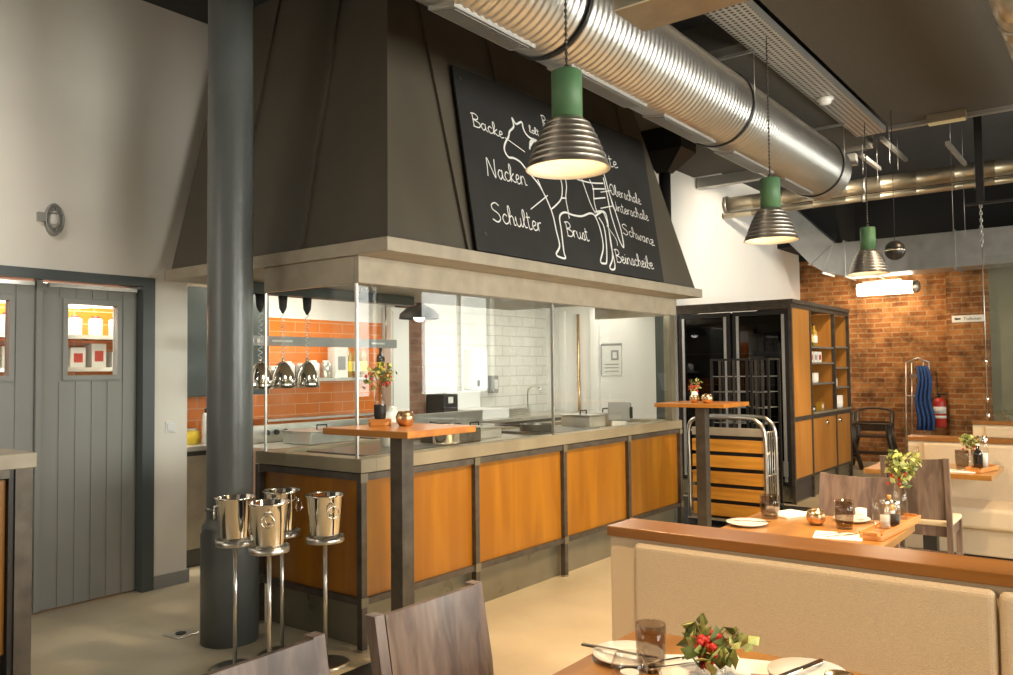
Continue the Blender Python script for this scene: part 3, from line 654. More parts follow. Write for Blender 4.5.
t = thing('tube_light', 'slim bright light close under the box duct, above the glowing wall tube', 'tube light', (-3.2,13.0,2.70))
MB().box(0,.5,0,.08,0,.05).build('tube', 'glow_tube', t); MB().box(-.02,.52,-.01,.09,.051,.075).build('housing', 'galv_tray', t)

# ================================================================== BACK OF ROOM
t = thing('toilet_sign', 'white sign with pointing mark and word Toiletten on the brick pier', 'sign', (-2.13,13.575,2.13))
MB().box(0,.42,-.01,0,0,.10).build('plate', 'label_white', t)
text_mesh('Toiletten', 'lettering', 'ink', .062, Matrix.Translation((.15,-.0112,.028)) @ Matrix.Rotation(pi/2,4,'X'), t)
MB().prism([(.03,.05),(.06,.075),(.06,.06),(.11,.062),(.12,.05),(.11,.038),(.07,.036),(.06,.03)], -.012, -.0101, 'y').build('hand_mark', 'ink', t)
t = thing('fire_extinguisher', 'red fire extinguisher with pale labels on the brick wall by the pier', 'fire extinguisher', (-2.31,13.45,.60))
MB().lathe([(0,0),(.08,0),(.085,.01),(.085,.36),(.07,.41),(.03,.43),(0,.43)], n=24).build('cylinder', 'red', t)
MB().lathe([(.0855,.13),(.086,.13),(.086,.17),(.0855,.17)], n=24).build('label', 'label_white', t); MB().lathe([(.0855,.20),(.086,.20),(.086,.30),(.0855,.30)], n=24).build('label', 'label_white', t)
m = MB(); m.cyl((0,0,.43), .02, .04, 10); m.cbox((.03,0,.48), (.12,.02,.02)); m.tube(bez([(0,-.02,.45),(-.08,-.03,.42),(-.11,-.03,.3),(-.10,-.03,.1)]), .009, 8); m.build('valve', 'ink_black', t)
MB().box(-.03,.03,.08,.13,.1,.16).build('wall_bracket', 'raw_steel', t)
t = thing('coat_rack', 'thin grey metal clothes rack leaning against the brick wall', 'coat rack', (-2.66,13.45,0))
m = MB()
for x in (-.12,-.04,.12,.2): m.tube([(x,0,0),(x,.18,1.55)], .012, 8)
m.tube([(-.12,.18,1.55),(.04,.19,1.62),(.2,.18,1.55)], .012, 8); m.tube([(-.12,.12,1.05),(.2,.12,1.05)], .01, 8); m.tube([(-.12,.03,.3),(.2,.03,.3)], .01, 8)
m.build('frame', 'steel', t); MB().box(-.06,.14,.10,.13,1.32,1.38).build('cross_plate', 'steel', t)
t = thing('blue_apron', 'blue cloth hanging from the clothes rack at the brick wall', 'cloth', (-2.50,13.36,.55))
def cloth(w, h, nf, amp):
    m = MB(); n = 30; vs = []; fs = []
    for j in range(11):
        zz = h*j/10; ww = w*(1-.35*(j/10)**2)
        for i in range(n+1):
            x = -ww/2+ww*i/n; vs.append((x+.02*sin(j), amp*sin(nf*2*pi*i/n+j*.2)*(1.1-.6*j/10), zz))
    for j in range(10):
        for i in range(n): fs.append((j*(n+1)+i, j*(n+1)+i+1, (j+1)*(n+1)+i+1, (j+1)*(n+1)+i))
    return m.add(vs, fs, True)
c = cloth(.24, .95, 4, .035).build('cloth', 'blue', t); c.modifiers.new('thick', 'SOLIDIFY').thickness = .006
# high chairs
def high_chair():
    t = thing('high_chair', '', 'high chair', (0,0,0), 0, 'dark wooden high chairs by the brick wall')
    for sx in (-1,1):
        for sy in (-1,1): MB().tube([(sx*.25,sy*.24,0),(sx*.17,sy*.15,.52),(sx*.17,sy*.15,.74)] if sy < 0 else [(sx*.25,sy*.24,0),(sx*.17,sy*.16,.52),(sx*.18,sy*.19,.88)], .026, 8).build('leg', 'dark_wood', t)
    MB().box(-.18,.18,-.16,.17,.50,.53).build('seat', 'dark_wood', t, .006)
    MB().tube(bez([(-.18,.19,.86),(-.16,.21,.92),(0,.23,.95),(.16,.21,.92),(.18,.19,.86)]), .02, 8).build('back_rail', 'dark_wood', t)
    MB().tube(bez([(-.18,.17,.72),(-.21,0,.72),(-.18,-.17,.72),(0,-.21,.72),(.18,-.17,.72),(.21,0,.72),(.18,.17,.72)]), .016, 8).build('guard_rail', 'dark_wood', t)
    for nm, c_, d_ in (('footrest',(0,-.2,.28),(.40,.10,.03)),('stretcher',(0,.2,.22),(.42,.03,.05)),('back_slat',(0,.18,.66),(.34,.02,.16)),('stretcher',(-.2,0,.2),(.02,.40,.03)),('stretcher',(.2,0,.2),(.02,.40,.03))): MB().cbox(c_, d_).build(nm, 'dark_wood', t)
    return t
hc = high_chair(); hc.location = (-3.12,12.95,0); hc.rotation_euler = (0,0,.1); hc.scale = (1.35,1.1,.92); hc['label'] = 'dark wooden high chair by the brick wall, right one of the pair'
dup(hc, 'dark wooden high chair half hidden by the shelf cabinet, left one of the pair', (-3.58,12.45,0), -.15)

# ================================================================== FRIDGE AND SHELF CABINET
t = thing('shelf_cabinet', 'tall wood and steel cabinet with two dark glass bottle fridges and open side shelves', 'cabinet', (0,0,0))
CY0, CX = 9.09, -3.0
def cp(name, mat, *a, p=None, bevel=0): return box(name, mat, *a, p or t, bevel)
m = MB(); m.box(-4.36,-3.02,9.12,9.72,.02,2.13); m.box(-3.62,-3.46,9.72,11.3,.02,2.2)   # body shells
m.build('carcass', 'fridge_dark', t)
cp('top_board', 'raw_steel', -4.37,-2.98,9.07,9.75,2.21,2.255); cp('top_board', 'raw_steel', -3.64,-2.98,9.7505,11.36,2.21,2.255)
cp('fascia_rail', 'raw_steel', -4.36,-3.03,9.075,9.12,2.15,2.209)
# fridge doors
for k, (a, b) in enumerate(((-4.34,-3.70),(-3.67,-3.03))):
    d = MB(); d.box(a,a+.07,9.07,9.119,.20,2.14); d.box(b-.07,b,9.07,9.119,.20,2.14); d.box(a+.07,b-.07,9.07,9.119,2.09,2.14); d.box(a+.07,b-.07,9.07,9.119,.20,.26)
    d = d.build('fridge_door', 'black_steel', t)
    MB().box(a+.07,b-.07,9.085,9.093,.26,2.09).build('glass', 'dark_glass', d)
    for x in (a+.045, b-.075): MB().box(x,x+.03,9.058,9.0699,.24,2.09).build('trim_strip', 'fridge_strip', d)
    for z in (.6,.95,1.3,1.66): MB().box(a+.07,b-.07,9.10,9.115,z,z+.012).build('rack', 'galv_tray', d)
cp('lock_plate', 'fridge_strip', -3.115,-3.065,9.05,9.057,.30,.47)
cp('plinth', 'zinc', -4.34,-3.03,9.10,9.12,.02,.19)
# side facing right (plane X = CX)
B = [9.09, 9.74, 10.70, 11.34]
for i in range(4):
    m = MB(); m.box(CX-.03,CX+.005,B[i]-.02 if i else B[i]-.02,B[i]+.02,0,2.209); m.build('frame_post', 'raw_steel', t)
m = MB(); m.box(-3.64,-3.60,B[3]-.02,B[3]+.02,0,2.209); m.build('frame_post', 'raw_steel', t)
for i in range(3):
    cp('frame_rail', 'raw_steel', CX-.03, CX+.003, B[i]+.02, B[i+1]-.02, 2.16, 2.209)
    cp('frame_rail', 'raw_steel', CX-.03, CX+.003, B[i]+.02, B[i+1]-.02, .90, .95)
    cp('frame_rail', 'raw_steel', CX-.03, CX+.003, B[i]+.02, B[i+1]-.02, .245, .27)
    cp('plinth', 'zinc', CX-.06, CX-.03, B[i]+.02, B[i+1]-.02, .0, .245)
cp('side_panel', 'panel_wood2', CX-.02, CX-.005, B[0]+.02, B[1]-.02, .95, 2.16); cp('side_panel', 'panel_wood2', CX-.02, CX-.005, B[0]+.02, B[1]-.02, .27, .90)
for i in (1,2):
    d = cp('door', 'panel_wood2', CX-.02, CX-.003, B[i]+.022, B[i+1]-.022, .272, .898)
    yk = B[i]+.78*(B[i+1]-B[i]) if i == 1 else B[i]+.22*(B[i+1]-B[i])
    yk = B[i]+.58*(B[i+1]-B[i]) if i == 1 else yk
    MB().lathe([(0,0),(.035,0),(.04,.012),(.02,.02),(0,.02)], (CX-.003,yk,.83), 20, 'x').build('knob', 'chrome', d)
    cp('shelf_back', 'panel_wood2', -3.459, -3.44, B[i]+.01, B[i+1]-.01, .95, 2.2)
cp('divider', 'panel_wood2', -3.44, CX-.03, B[1]-.012, B[1]+.012, .95, 2.16); cp('divider', 'panel_wood2', -3.44, CX-.03, B[2]-.012, B[2]+.012, .95, 2.16); cp('divider', 'panel_wood2', -3.44, CX-.03, B[3]-.02, B[3]+.004, .27, 2.16)
cp('counter_board', 'worktop', -3.44, CX+.02, B[1]+.02, B[2]-.02, .951, .975); cp('counter_board', 'worktop', -3.44, CX+.02, B[2]+.02, B[3]-.02, .951, .975)
SH1 = (1.31,1.555,1.745); SH2 = (1.245,1.495,1.76)
for z in SH1: cp('shelf', 'galv_tray', -3.44, CX-.01, B[1]+.02, B[2]-.02, z-.02, z)
for z in SH2: cp('shelf', 'galv_tray', -3.44, CX-.01, B[2]+.02, B[3]-.02, z-.02, z)
# items on the shelves
def bottle(loc, label, h=.28, r=.036, mat='bottle_green', lab='yellow', cat='bottle', group=None, cap='ink_black'):
    t = thing('bottle', label, cat, loc, 0, group)
    MB().lathe([(0,0),(r,0),(r,h*.6),(r*.9,h*.68),(r*.36,h*.78),(r*.34,h*.96),(0,h*.96)], n=18).build('body', mat, t)
    MB().lathe([(r+.001,h*.18),(r+.001,h*.48)], n=18).build('label', lab, t)
    MB().lathe([(r*.4,h*.93),(r*.4,h),(0,h)], n=12).build('cap', cap, t); return t
bottle((-3.09,9.93,1.745), 'tall bottle with white and red sleeve on the top cabinet shelf', .36, .045, 'bottle_amber', 'red', cap='red')
bottle((-3.12,10.08,1.745), 'green-labelled bottle on the top cabinet shelf, second from the left', .31, .042, 'bottle_green', 'yellow')
bottle((-3.10,10.20,1.745), 'amber bottle on the top cabinet shelf, third from the left', .28, .04, 'bottle_amber', 'label_white')
def mug(loc, label, r=.045, h=.10, mat='china', group=None, rz=0, box_=False):
    t = thing('mug', label, 'mug', loc, rz, group)
    MB().lathe([(0,0),(r*.85,0),(r,h*.15),(r,h),(r-.004,h),(r-.005,.01),(0,.008)], n=20).build('body', mat, t)
    MB().tube(bez([(0,-r,h*.8),(0,-r-.025,h*.7),(0,-r-.025,h*.35),(0,-r,h*.2)]), .005, 6).build('handle', mat, t); return t
def pack(loc, label, d, mat='label_white', rz=0, group=None, mark='red'):
    t = thing('carton', label, 'carton', loc, rz, group)
    MB().box(-d[0]/2,d[0]/2,-d[1]/2,d[1]/2,0,d[2]).build('body', mat, t, .002); MB().box(d[0]/2,d[0]/2+.001,-d[1]*.3,d[1]*.3,d[2]*.25,d[2]*.7).build('print', mark, t); return t
for k, (y, l) in enumerate(((9.90,'left'),(10.06,'middle'),(10.22,'right'))): pack((-3.10,y,1.555), 'small white printed carton on the second cabinet shelf, %s of three' % l, (.12,.13,.13), mark='grey_plastic' if k == 1 else 'red', group='white cartons on the second cabinet shelf')
mug((-3.09,9.92,1.31), 'white printed mug on the third cabinet shelf, left of the pair', .055, .12, group='white mugs on the third shelf'); mug((-3.09,10.12,1.31), 'white printed mug on the third cabinet shelf, right of the pair', .055, .12, group='white mugs on the third shelf')
pack((-3.10,9.95,.975), 'dark tin box with white label on the bottom cabinet shelf', (.10,.18,.06), 'ink_black', mark='label_white'); pack((-3.08,10.30,.975), 'small brown jar-shaped carton on the bottom cabinet shelf', (.07,.10,.10), 'bottle_amber', mark='label_white')
mug((-3.08,10.98,.975), 'wide white teapot-like mug in the right lower cabinet bay', .085, .16); mug((-3.09,10.90,1.245), 'white mug in the right cabinet bay, third shelf', .055, .11)
bottle((-3.10,10.84,1.495), 'slim pale bottle in the right cabinet bay, second shelf', .24, .035, 'label_white', 'yellow')

# tall dark rack trolleys in front of the fridges
def rack(x0, x1, y, label):
    t = thing('rack_trolley', label, 'rack trolley', (x0,y,0), 0, 'black rack trolleys before the fridges'); w = x1-x0; m = MB()
    for x in (0,w):
        for yy in (0,.32): m.box(x-.012,x+.012,yy-.012,yy+.012,.06,1.60)
    m.box(0,w,-.01,.01,1.58,1.60); m.box(0,w,.31,.33,1.58,1.60); m.box(-.01,.01,0,.32,1.58,1.6); m.box(w-.01,w+.01,0,.32,1.58,1.6); m.box(0,w,-.01,.01,.06,.08)
    m.build('frame', 'black_steel', t)
    for k in range(8):
        z = .25+k*.165; s = MB()
        for yy in (0,.32): s.box(.012,w-.012,yy-.004,yy+.004,z,z+.008)
        for xx in range(1,5): s.box(w*xx/5-.002,w*xx/5+.002,.004,.316,z,z+.005)
        s.build('shelf', 'galv_tray', t)
    for x in (0,w):
        for yy in (0,.32): MB().lathe([(0,-.012),(.03,-.012),(.03,.012),(0,.012)], (x,yy,.03), 16, 'x').build('castor', 'ink_black', t)
    for k in range(2): MB().box(w*.2+k*w*.4,w*.2+k*w*.4+.025,-.004,.004,.08,1.58).build('upright', 'raw_steel', t)
rack(-3.66,-3.27,8.44, 'left black rack trolley with chrome shelves, before the bottle fridges'); rack(-3.22,-3.04,8.44, 'narrow right black rack trolley with chrome shelves, before the bottle fridges')
# slatted cart
t = thing('slatted_cart', 'tube-framed cart with horizontal orange wood slats behind the far high table', 'cart', (-3.50,7.45,0))
W = .76; D_ = .28
for yy in (0, D_):
    m = MB(); m.tube(bez([(.02,yy,.08),(.02,yy,.6),(.02,yy,.93),(.10,yy,1.02),(.25,yy,1.03),(.6,yy,1.03),(.70,yy,1.0),(.765,yy,.90),(.775,yy,.6),(.775,yy,.08)], 6), .018, 10)
    m.build('tube_frame', 'steel', t)
for z in (.1,.5,.9): MB().tube([(.02,0,z),(.02,D_,z)], .008, 6).build('cross_bar', 'steel', t)
m = MB()
for z in (.1,.5,.9): m.tube([(.775,0,z),(.775,D_,z)], .008, 6)
for k in range(1,5): m.tube([(.775,k*D_/5,.1),(.775,k*D_/5,.9)], .004, 6)
m.build('side_grid', 'steel', t)
box('top_slat', 'fascia', .05,.745,.0,.03,.86,.935, t, .003)
for k in range(5): box('slat', 'slat_wood', .05,.745,.0,.03,.10+k*.152,.215+k*.152, t, .004)
box('inner_box', 'ink_black', .06,.735,.035,D_-.03,.09,.90, t)
box('base_board', 'fascia', .0,.79,-.01,D_+.01,.055,.075, t)
for x in (.1,.70):
    for y in (.05,D_-.05): MB().lathe([(0,-.012),(.026,-.012),(.026,.012),(0,.012)], (x,y,.027), 16, 'x').build('castor', 'ink_black', t)
tag(box('floor_mat', 'mat', -4.3,-2.78,7.02,8.95,0,.006), 'black rubber floor mat under the slatted cart', 'floor mat')

# ================================================================== KITCHEN BEHIND THE COUNTER
t = thing('kitchen_counter', 'long stainless back counter along the tiled kitchen wall', 'kitchen counter', (0,0,0))
box('worktop', 'kitchen_steel', -6.49,-5.83,3.45,9.3,.90,.94, t, .004)
for i in range(6):
    y0 = 3.47+i*.97
    c = box('cupboard_front', 'fascia', -5.89,-5.87,y0,y0+.93,.14,.86, t)
    MB().box(-5.869,-5.85,y0+.8,y0+.82,.4,.7).build('handle', 'steel', c)
box('carcass', 'dark_steel', -6.47,-5.891,3.46,9.28,.0,.899, t)
box('splash_shelf', 'kitchen_steel', -6.49,-6.25,4.6,6.1,1.06,1.08, t); box('shelf_upright', 'kitchen_steel', -6.49,-6.3,4.6,4.62,.941,1.06, t); box('shelf_upright', 'kitchen_steel', -6.49,-6.3,6.08,6.1,.941,1.06, t)
t = thing('cooking_range', 'low stainless cooking range with black knobs in the middle of the kitchen', 'cooking range', (0,0,0))
box('body', 'kitchen_steel', -5.50,-4.80,3.75,6.7,.0,.90, t, .006); box('top', 'kitchen_steel', -5.53,-4.77,3.72,6.73,.901,.95, t, .006)
box('upstand', 'kitchen_steel', -5.53,-5.48,3.72,6.73,.951,1.09, t, .004)
for k in range(3): MB().lathe([(0,0),(.022,0),(.02,.02),(0,.02)], (-5.479,4.02+k*.09,1.03), 16, 'x').build('knob', 'ink_black', t)
for k in range(3): box('griddle', 'dark_steel', -5.42,-4.86,4.7+k*.62,5.2+k*.62,.951,.962, t)
t = thing('dark_cupboard', 'dark grey wall cupboard in the gap between pale wall and column', 'cupboard', (-6.49,3.42,1.32))
MB().box(0,.5,0,1.0,0,1.05).build('body', 'teal', t, .005)
for y in (.02,.52): MB().box(.501,.515,y,y+.46,.02,1.03).build('door', 'teal', t)
def canister(loc, label, r, h, mat, capm='label_white', name='canister', group=None):
    t = thing(name, label, name, loc, 0, group)
    MB().lathe([(0,0),(r,0),(r,h*.8),(r*.8,h*.88),(0,h*.88)], n=18).build('body', mat, t); MB().lathe([(r*.6,h*.88),(r*.6,h),(0,h)], n=14).build('cap', capm, t); return t
canister((-5.98,3.83,.941), 'white spray bottle with yellow label on the kitchen counter left of the column', .055, .28, 'label_white', 'ink_black', 'bottle'); canister((-6.08,3.74,.941), 'small pale plastic tub on the kitchen counter left of the white spray bottle', .06, .12, 'yellow')
bottle((-6.05,3.98,.941), 'dark bottle standing beside the white spray bottle on the kitchen counter', .34, .04, 'bottle_dark', 'label_white')
# wall shelves with goods
def wallshelf(y0, y1, z, label): return tag(box('wall_shelf', 'kitchen_steel', -6.49,-6.18,y0,y1,z-.03,z), label, 'shelf')
wallshelf(4.45,6.1,1.45, 'steel wall shelf with bottles on the orange tiles above the kitchen counter')
wallshelf(2.2,3.35,1.56, 'lower wall shelf seen through the grey door windows'); wallshelf(2.2,3.35,1.80, 'upper wall shelf seen through the grey door windows')
sy = 4.56
for k, (mt, lb, h, w, nm) in enumerate([('label_white','stacked white bowls on the kitchen wall shelf, first from the left',.14,.09,'c'),('kitchen_steel','steel pan on the kitchen wall shelf, second item from the left',.12,.09,'c'),
        ('label_white','white tub on the kitchen wall shelf, beside the steel pan',.16,.08,'c'),('grey_plastic','dark grey tin on the kitchen wall shelf, beside the white tub',.14,.06,'c'),('china','white jar on the kitchen wall shelf, beside the dark tin',.17,.07,'c'),
        ('kitchen_steel','steel jug on the kitchen wall shelf, left of the white carton',.17,.06,'c'),('label_white','tall white carton on the kitchen wall shelf, left of the yellow bottles',.30,.09,'b')]):
    if nm == 'c': canister((-6.33,sy,1.45), lb, w*.9, h, mt)
    else: pack((-6.33,sy,1.45), lb, (.12,.16,h), mt, mark='grey_plastic')
    sy += .155
for k, (mt, lb, lm) in enumerate([('bottle_amber','yellow oil bottle on the kitchen wall shelf, left of three','yellow'),('bottle_amber','yellow oil bottle on the kitchen wall shelf, middle of three','label_white'),('bottle_amber','yellow oil bottle on the kitchen wall shelf, right of three','yellow')]):
    bottle((-6.32,5.62+k*.10,1.45), lb, .34, .042, mt, lm, group='oil bottles on the kitchen wall shelf')
bottle((-6.28,6.03,1.45), 'dark bottle with yellow label at the right end of the kitchen wall shelf', .32, .045, 'bottle_dark', 'yellow')
n = 0
for z in (1.56,1.80):
    for k in range(7):
        y = 2.30+k*.155; n += 1
        (pack if (k+n) % 2 else canister)(*(((-6.32,y,z), 'white carton among goods on the shelves behind the grey door windows', (.12,.11,.12+.03*(k%3)), 'label_white', 0, 'white cartons behind the door windows') if (k+n) % 2 else ((-6.32,y,z), 'white tub among goods on the shelves behind the grey door windows', .05, .15, 'label_white', 'red', 'canister', 'white tubs behind the door windows')))
container(-5.15, 4.30, 'wide low steel food container on the near end of the cooking range', .5, .34, .09, .952)
def pan(loc, label, r, h, mat='kitchen_steel', rz=0):
    t = thing('saucepan', label, 'pan', loc, rz)
    MB().lathe([(0,0),(r*.96,0),(r,.008),(r,h),(r+.004,h+.003),(r-.004,h),(r-.005,.01),(0,.008)], n=28).build('body', mat, t)
    MB().tube([(0,r,h*.8),(0,r+.06,h*.9),(0,r+.20,h*.95)], .009, 8).build('handle', 'ink_black', t)
pan((-5.15,5.10,.963), 'steel saucepan with long black handle on the middle of the cooking range', .12, .12, rz=.4)
pan((-5.12,5.75,.963), 'dark frying pan on the far half of the cooking range', .14, .05, 'dark_steel', 1.2)
pan((-3.80,5.35,1.022), 'dark frying pan on the hot plate behind the right glass pane', .14, .05, 'dark_steel', 2.4)
t = thing('gastro_box', 'large dull steel box on the counter behind the left glass pane', 'box', (-3.88,4.40,1.0001))
MB().box(-.17,.17,-.14,.14,0,.10).build('body', 'raw_steel', t, .01); MB().box(-.18,.18,-.15,.15,.101,.112).build('lid', 'kitchen_steel', t, .004)
t = thing('kitchen_tap', 'tall curved steel tap over the back counter by the white tiles', 'tap', (-6.36,8.75,.941))
MB().tube(bez([(0,0,0),(0,0,.26),(.03,0,.33),(.12,0,.35),(.2,0,.31),(.21,0,.25)]), .013, 10).build('spout', 'chrome', t); MB().lathe([(0,0),(.035,0),(.03,.03),(0,.03)], n=16).build('base', 'chrome', t)
t = thing('tray_stack', 'stack of flat steel trays on the back counter right of the dark appliance', 'tray stack', (-6.15,8.05,.941))
for k in range(5): MB().box(-.17,.17,-.24,.24,k*.022,k*.022+.016).build('tray', 'kitchen_steel', t, .004)
# beam with heat lamps
t = thing('lamp_beam', 'dark horizontal beam carrying the chrome heat lamps over the cooking range', 'beam', (-4.9,3.3,2.06))
MB().box(-.05,.05,0,1.75,0,.075).build('beam', 'teal', t); 
for y in (.1,1.65): MB().tube([(0,y,.075),(0,y,.35)], .01, 8).build('rod', 'steel', t)
t = thing('ticket_rail', 'blue-grey ticket rail with small clips below the heat lamp beam', 'rail', (-4.98,3.3,1.70))
MB().box(-.02,.02,0,1.65,0,.07).build('rail', 'grey_plastic', t)
for y in (.1,1.55): MB().tube([(-.01,y,.07),(-.01,y,.36)], .006, 6).build('rod', 'steel', t)
m = MB()
for k in range(5): m.box(.021,.03,.05+k*.05,.075+k*.05,.02,.05)
m.box(.021,.03,.38,.56,.028,.042); m.box(.021,.03,1.35,1.5,.028,.042); m.build('clip', 'label_white', t)
def heat_lamp():
    t = thing('heat_lamp', '', 'heat lamp', (0,0,0), 0, 'chrome heat lamps over the cooking range')
    MB().lathe([(.016,.19),(.03,.185),(.055,.16),(.085,.10),(.1,.03),(.103,0),(.098,0),(.08,.09),(.05,.145),(.01,.17)], n=28).build('lamp_shade', 'chrome', t)
    MB().lathe([(0,.15),(.03,.15),(.045,.10),(.05,.06),(.03,.03),(0,.025)], n=20).build('bulb', 'grey_plastic', t)
    MB().tube([(.016*cos(k*.9),.016*sin(k*.9),.21+k*.0057) for k in range(60)], .003, 5).build('coiled_cord', 'label_white', t)
    MB().lathe([(0,.19),(.012,.19),(.012,.215),(0,.215)], n=12).build('socket', 'chrome', t)
    MB().lathe([(.008,.54),(.03,.58),(.038,.667),(0,.667)], n=16).build('ceiling_cup', 'ink_black', t); return t
hl = heat_lamp(); hl.scale = (.9,.9,1); hl.location = (-4.9,3.54,1.392); hl['label'] = 'leftmost chrome heat lamp, half hidden by the column'
dup(hl, 'middle chrome heat lamp over the cooking range', (-4.9,3.735,1.392)); dup(hl, 'rightmost chrome heat lamp over the cooking range', (-4.9,3.955,1.392))
t = thing('round_hood_lamp', 'black dome lamp under the hood near the brick pillar', 'lamp', (-5.6,5.9,2.02))
MB().lathe([(.2,0),(.19,.05),(.12,.11),(.03,.13),(.02,.4)], n=24).build('lamp_shade', 'ink_black', t); MB().sphere((0,0,.03), .06, 12, 8).build('bulb', 'glow_kitchen', t)
t = thing('paper_dispenser', 'white box dispenser on the white kitchen tiles', 'dispenser', (-6.499,7.63,1.27))
MB().box(0,.14,0,.30,0,.50).build('body', 'white_plastic', t, .015); MB().box(.141,.15,.08,.12,.04,.12).build('slot', 'ink_black', t)
t = thing('soap_dispenser', 'small bluish bottle holder beside the white box dispenser', 'dispenser', (-6.499,8.08,1.22))
MB().box(0,.09,0,.12,0,.22).build('body', 'grey_plastic', t, .01); MB().box(.091,.10,.03,.09,.05,.17).build('label', 'label_white', t)
t = thing('coffee_machine', 'small dark appliance with white display beside the brick pillar', 'appliance', (-6.3,6.98,.941))
MB().box(-.12,.16,-.12,.12,0,.30).build('body', 'ink_black', t, .01); MB().box(.161,.165,-.05,.03,.20,.27).build('display', 'label_white', t)
t = thing('wash_unit', 'low white work unit on the steel counter under the white tiles', 'unit', (-6.42,7.15,.941))
MB().box(0,.5,0,.62,.0,.12).build('body', 'white_plastic', t, .008); MB().box(0,.06,0,.62,.12,.32).build('back_panel', 'white_plastic', t, .006)
t = thing('opening_block', 'tall white block standing in for a bright opening between orange tiles and brick pillar', 'cupboard', (-6.59,6.27,.942))
MB().box(0,.22,0,.28,0,1.26).build('body', 'white_plastic', t, .006); MB().box(.221,.235,.02,.26,.03,1.22).build('door', 'white_plastic', t)  # plain white block in place of an opening to a bright room
t = thing('white_kettle', 'large white ribbed jar on the counter behind the copper candle glass', 'jar', (-3.85,3.80,1.0))
MB().lathe([(0,0),(.06,0),(.075,.03),(.09,.12),(.075,.2),(.045,.235),(.03,.26),(.035,.27),(0,.28)], n=24).build('body', 'china', t)
# end wall bits
t = thing('kitchen_door_frame', 'pale narrow upright frame with brown pipe on the kitchen end wall', 'door frame', (-6.25,9.38,0))
MB().box(0,.08,-.03,.018,0,2.3).build('upright', 'white_wall', t); MB().box(.5,.62,-.04,.018,0,2.3).build('upright', 'white_wall', t); MB().tube([(.3,-.02,0),(.3,-.02,2.25)], .02, 10).build('pipe', 'copper', t)
t = thing('wall_notice', 'framed notice with small grey print on the white kitchen end wall', 'notice', (-5.60,9.385,1.42))
MB().box(0,.29,0,.013,0,.40).build('sheet', 'label_white', t)
MB().box(-.008,.298,-.006,.0,.39,.42).build('top_bar', 'grey_plastic', t); MB().box(-.012,0,-.004,.01,0,.40).build('side_bar', 'grey_plastic', t)
m = MB(); m.box(.14,.25,-.003,0,.20,.33)
for k in range(3): m.box(.04,.25,-.003,0,.05+k*.045,.062+k*.045)
m.build('print', 'grey_plastic', t); MB().box(.165,.225,-.005,-.0031,.225,.305).build('print', 'label_white', t)
tag(box('steel_upright', 'teal', -4.62,-4.5,9.0,9.1,0,2.2), 'dark blue-grey upright at the right end of the kitchen', 'upright')

# ================================================================== BAR COUNTER LEFT FOREGROUND
t = thing('bar_counter', 'bar counter end with pale stone top and orange panel at the left edge', 'counter', (0,0,0))
box('worktop', 'fascia', -5.0,-4.03,-.6,1.70,1.08,1.15, t, .004)
box('carcass', 'dark_steel', -4.95,-4.12,-.55,1.60,.0,1.079, t)
box('post', 'black_steel', -4.10,-4.06,1.592,1.615,.0,1.079, t); box('post', 'raw_steel', -4.11,-4.05,1.616,1.69,.0,1.079, t); box('post', 'raw_steel', -4.09,-4.05,.5,.54,.0,1.04, t)
box('rail', 'raw_steel', -4.09,-4.05,-.5,1.591,1.04,1.079, t); box('wood_panel', 'panel_wood', -4.10,-4.085,.55,1.588,.25,1.03, t); box('wood_panel', 'panel_wood', -4.10,-4.085,-.5,.49,.25,1.03, t)

# ================================================================== CHAMPAGNE COOLERS
def cooler():
    s = thing('bucket_stand', '', 'stand', (0,0,0), 0, 'champagne bucket stands by the column')
    MB().lathe([(0,0),(.122,0),(.125,.006),(.10,.014),(.02,.02),(0,.02)], n=36).build('base', 'steel', s)
    MB().tube([(0,0,.02),(0,0,.627)], .011, 12).build('rod', 'steel', s)
    MB().lathe([(0,.626),(.096,.626),(.098,.630),(.098,.657),(.093,.657),(.092,.633),(0,.633)], n=36).build('ring_tray', 'steel', s)
    b = thing('champagne_bucket', '', 'champagne bucket', (0,0,0), 0, 'champagne buckets on stands')
    MB().lathe([(0,.0),(.068,.0),(.072,.004),(.074,.02),(.095,.225),(.102,.232),(.100,.238),(.093,.232),(.070,.012),(0,.010)], n=40).build('body', 'chrome', b)
    for sg in (0, pi):
        M_ = Matrix.Rotation(sg, 3, 'Z'); m = MB(); m.tube([M_ @ Vector((.098+.004, .030*sin(a), .155+.030*cos(a))) for a in [2*pi*k/20 for k in range(20)]], .004, 6, True)
        m.tube([M_ @ Vector((.088,0,.19)), M_ @ Vector((.106,0,.188))], .007, 8); m.build('ring_handle', 'chrome', b)
    return s, b
S0, B0 = cooler()
SP = [(-3.695,2.52,0,'left of the four, in front of the column',.9),(-3.40,2.51,0,'foremost of the four, overlapping two others',-.7),(-3.675,2.795,0,'rearmost of the four, half hidden',.4),(-3.365,2.83,0,'right of the four, standing apart by the counter corner',-.3)]
for i, (x, y, z, w, rz) in enumerate(SP):
    s = S0 if i == 0 else dup(S0); b = B0 if i == 0 else dup(B0)
    s.location = (x,y,0); b.location = (x,y,.6335); b.rotation_euler = (0,0,rz)
    s['label'] = 'steel bucket stand, ' + w; b['label'] = 'polished champagne bucket with ring handles, ' + w

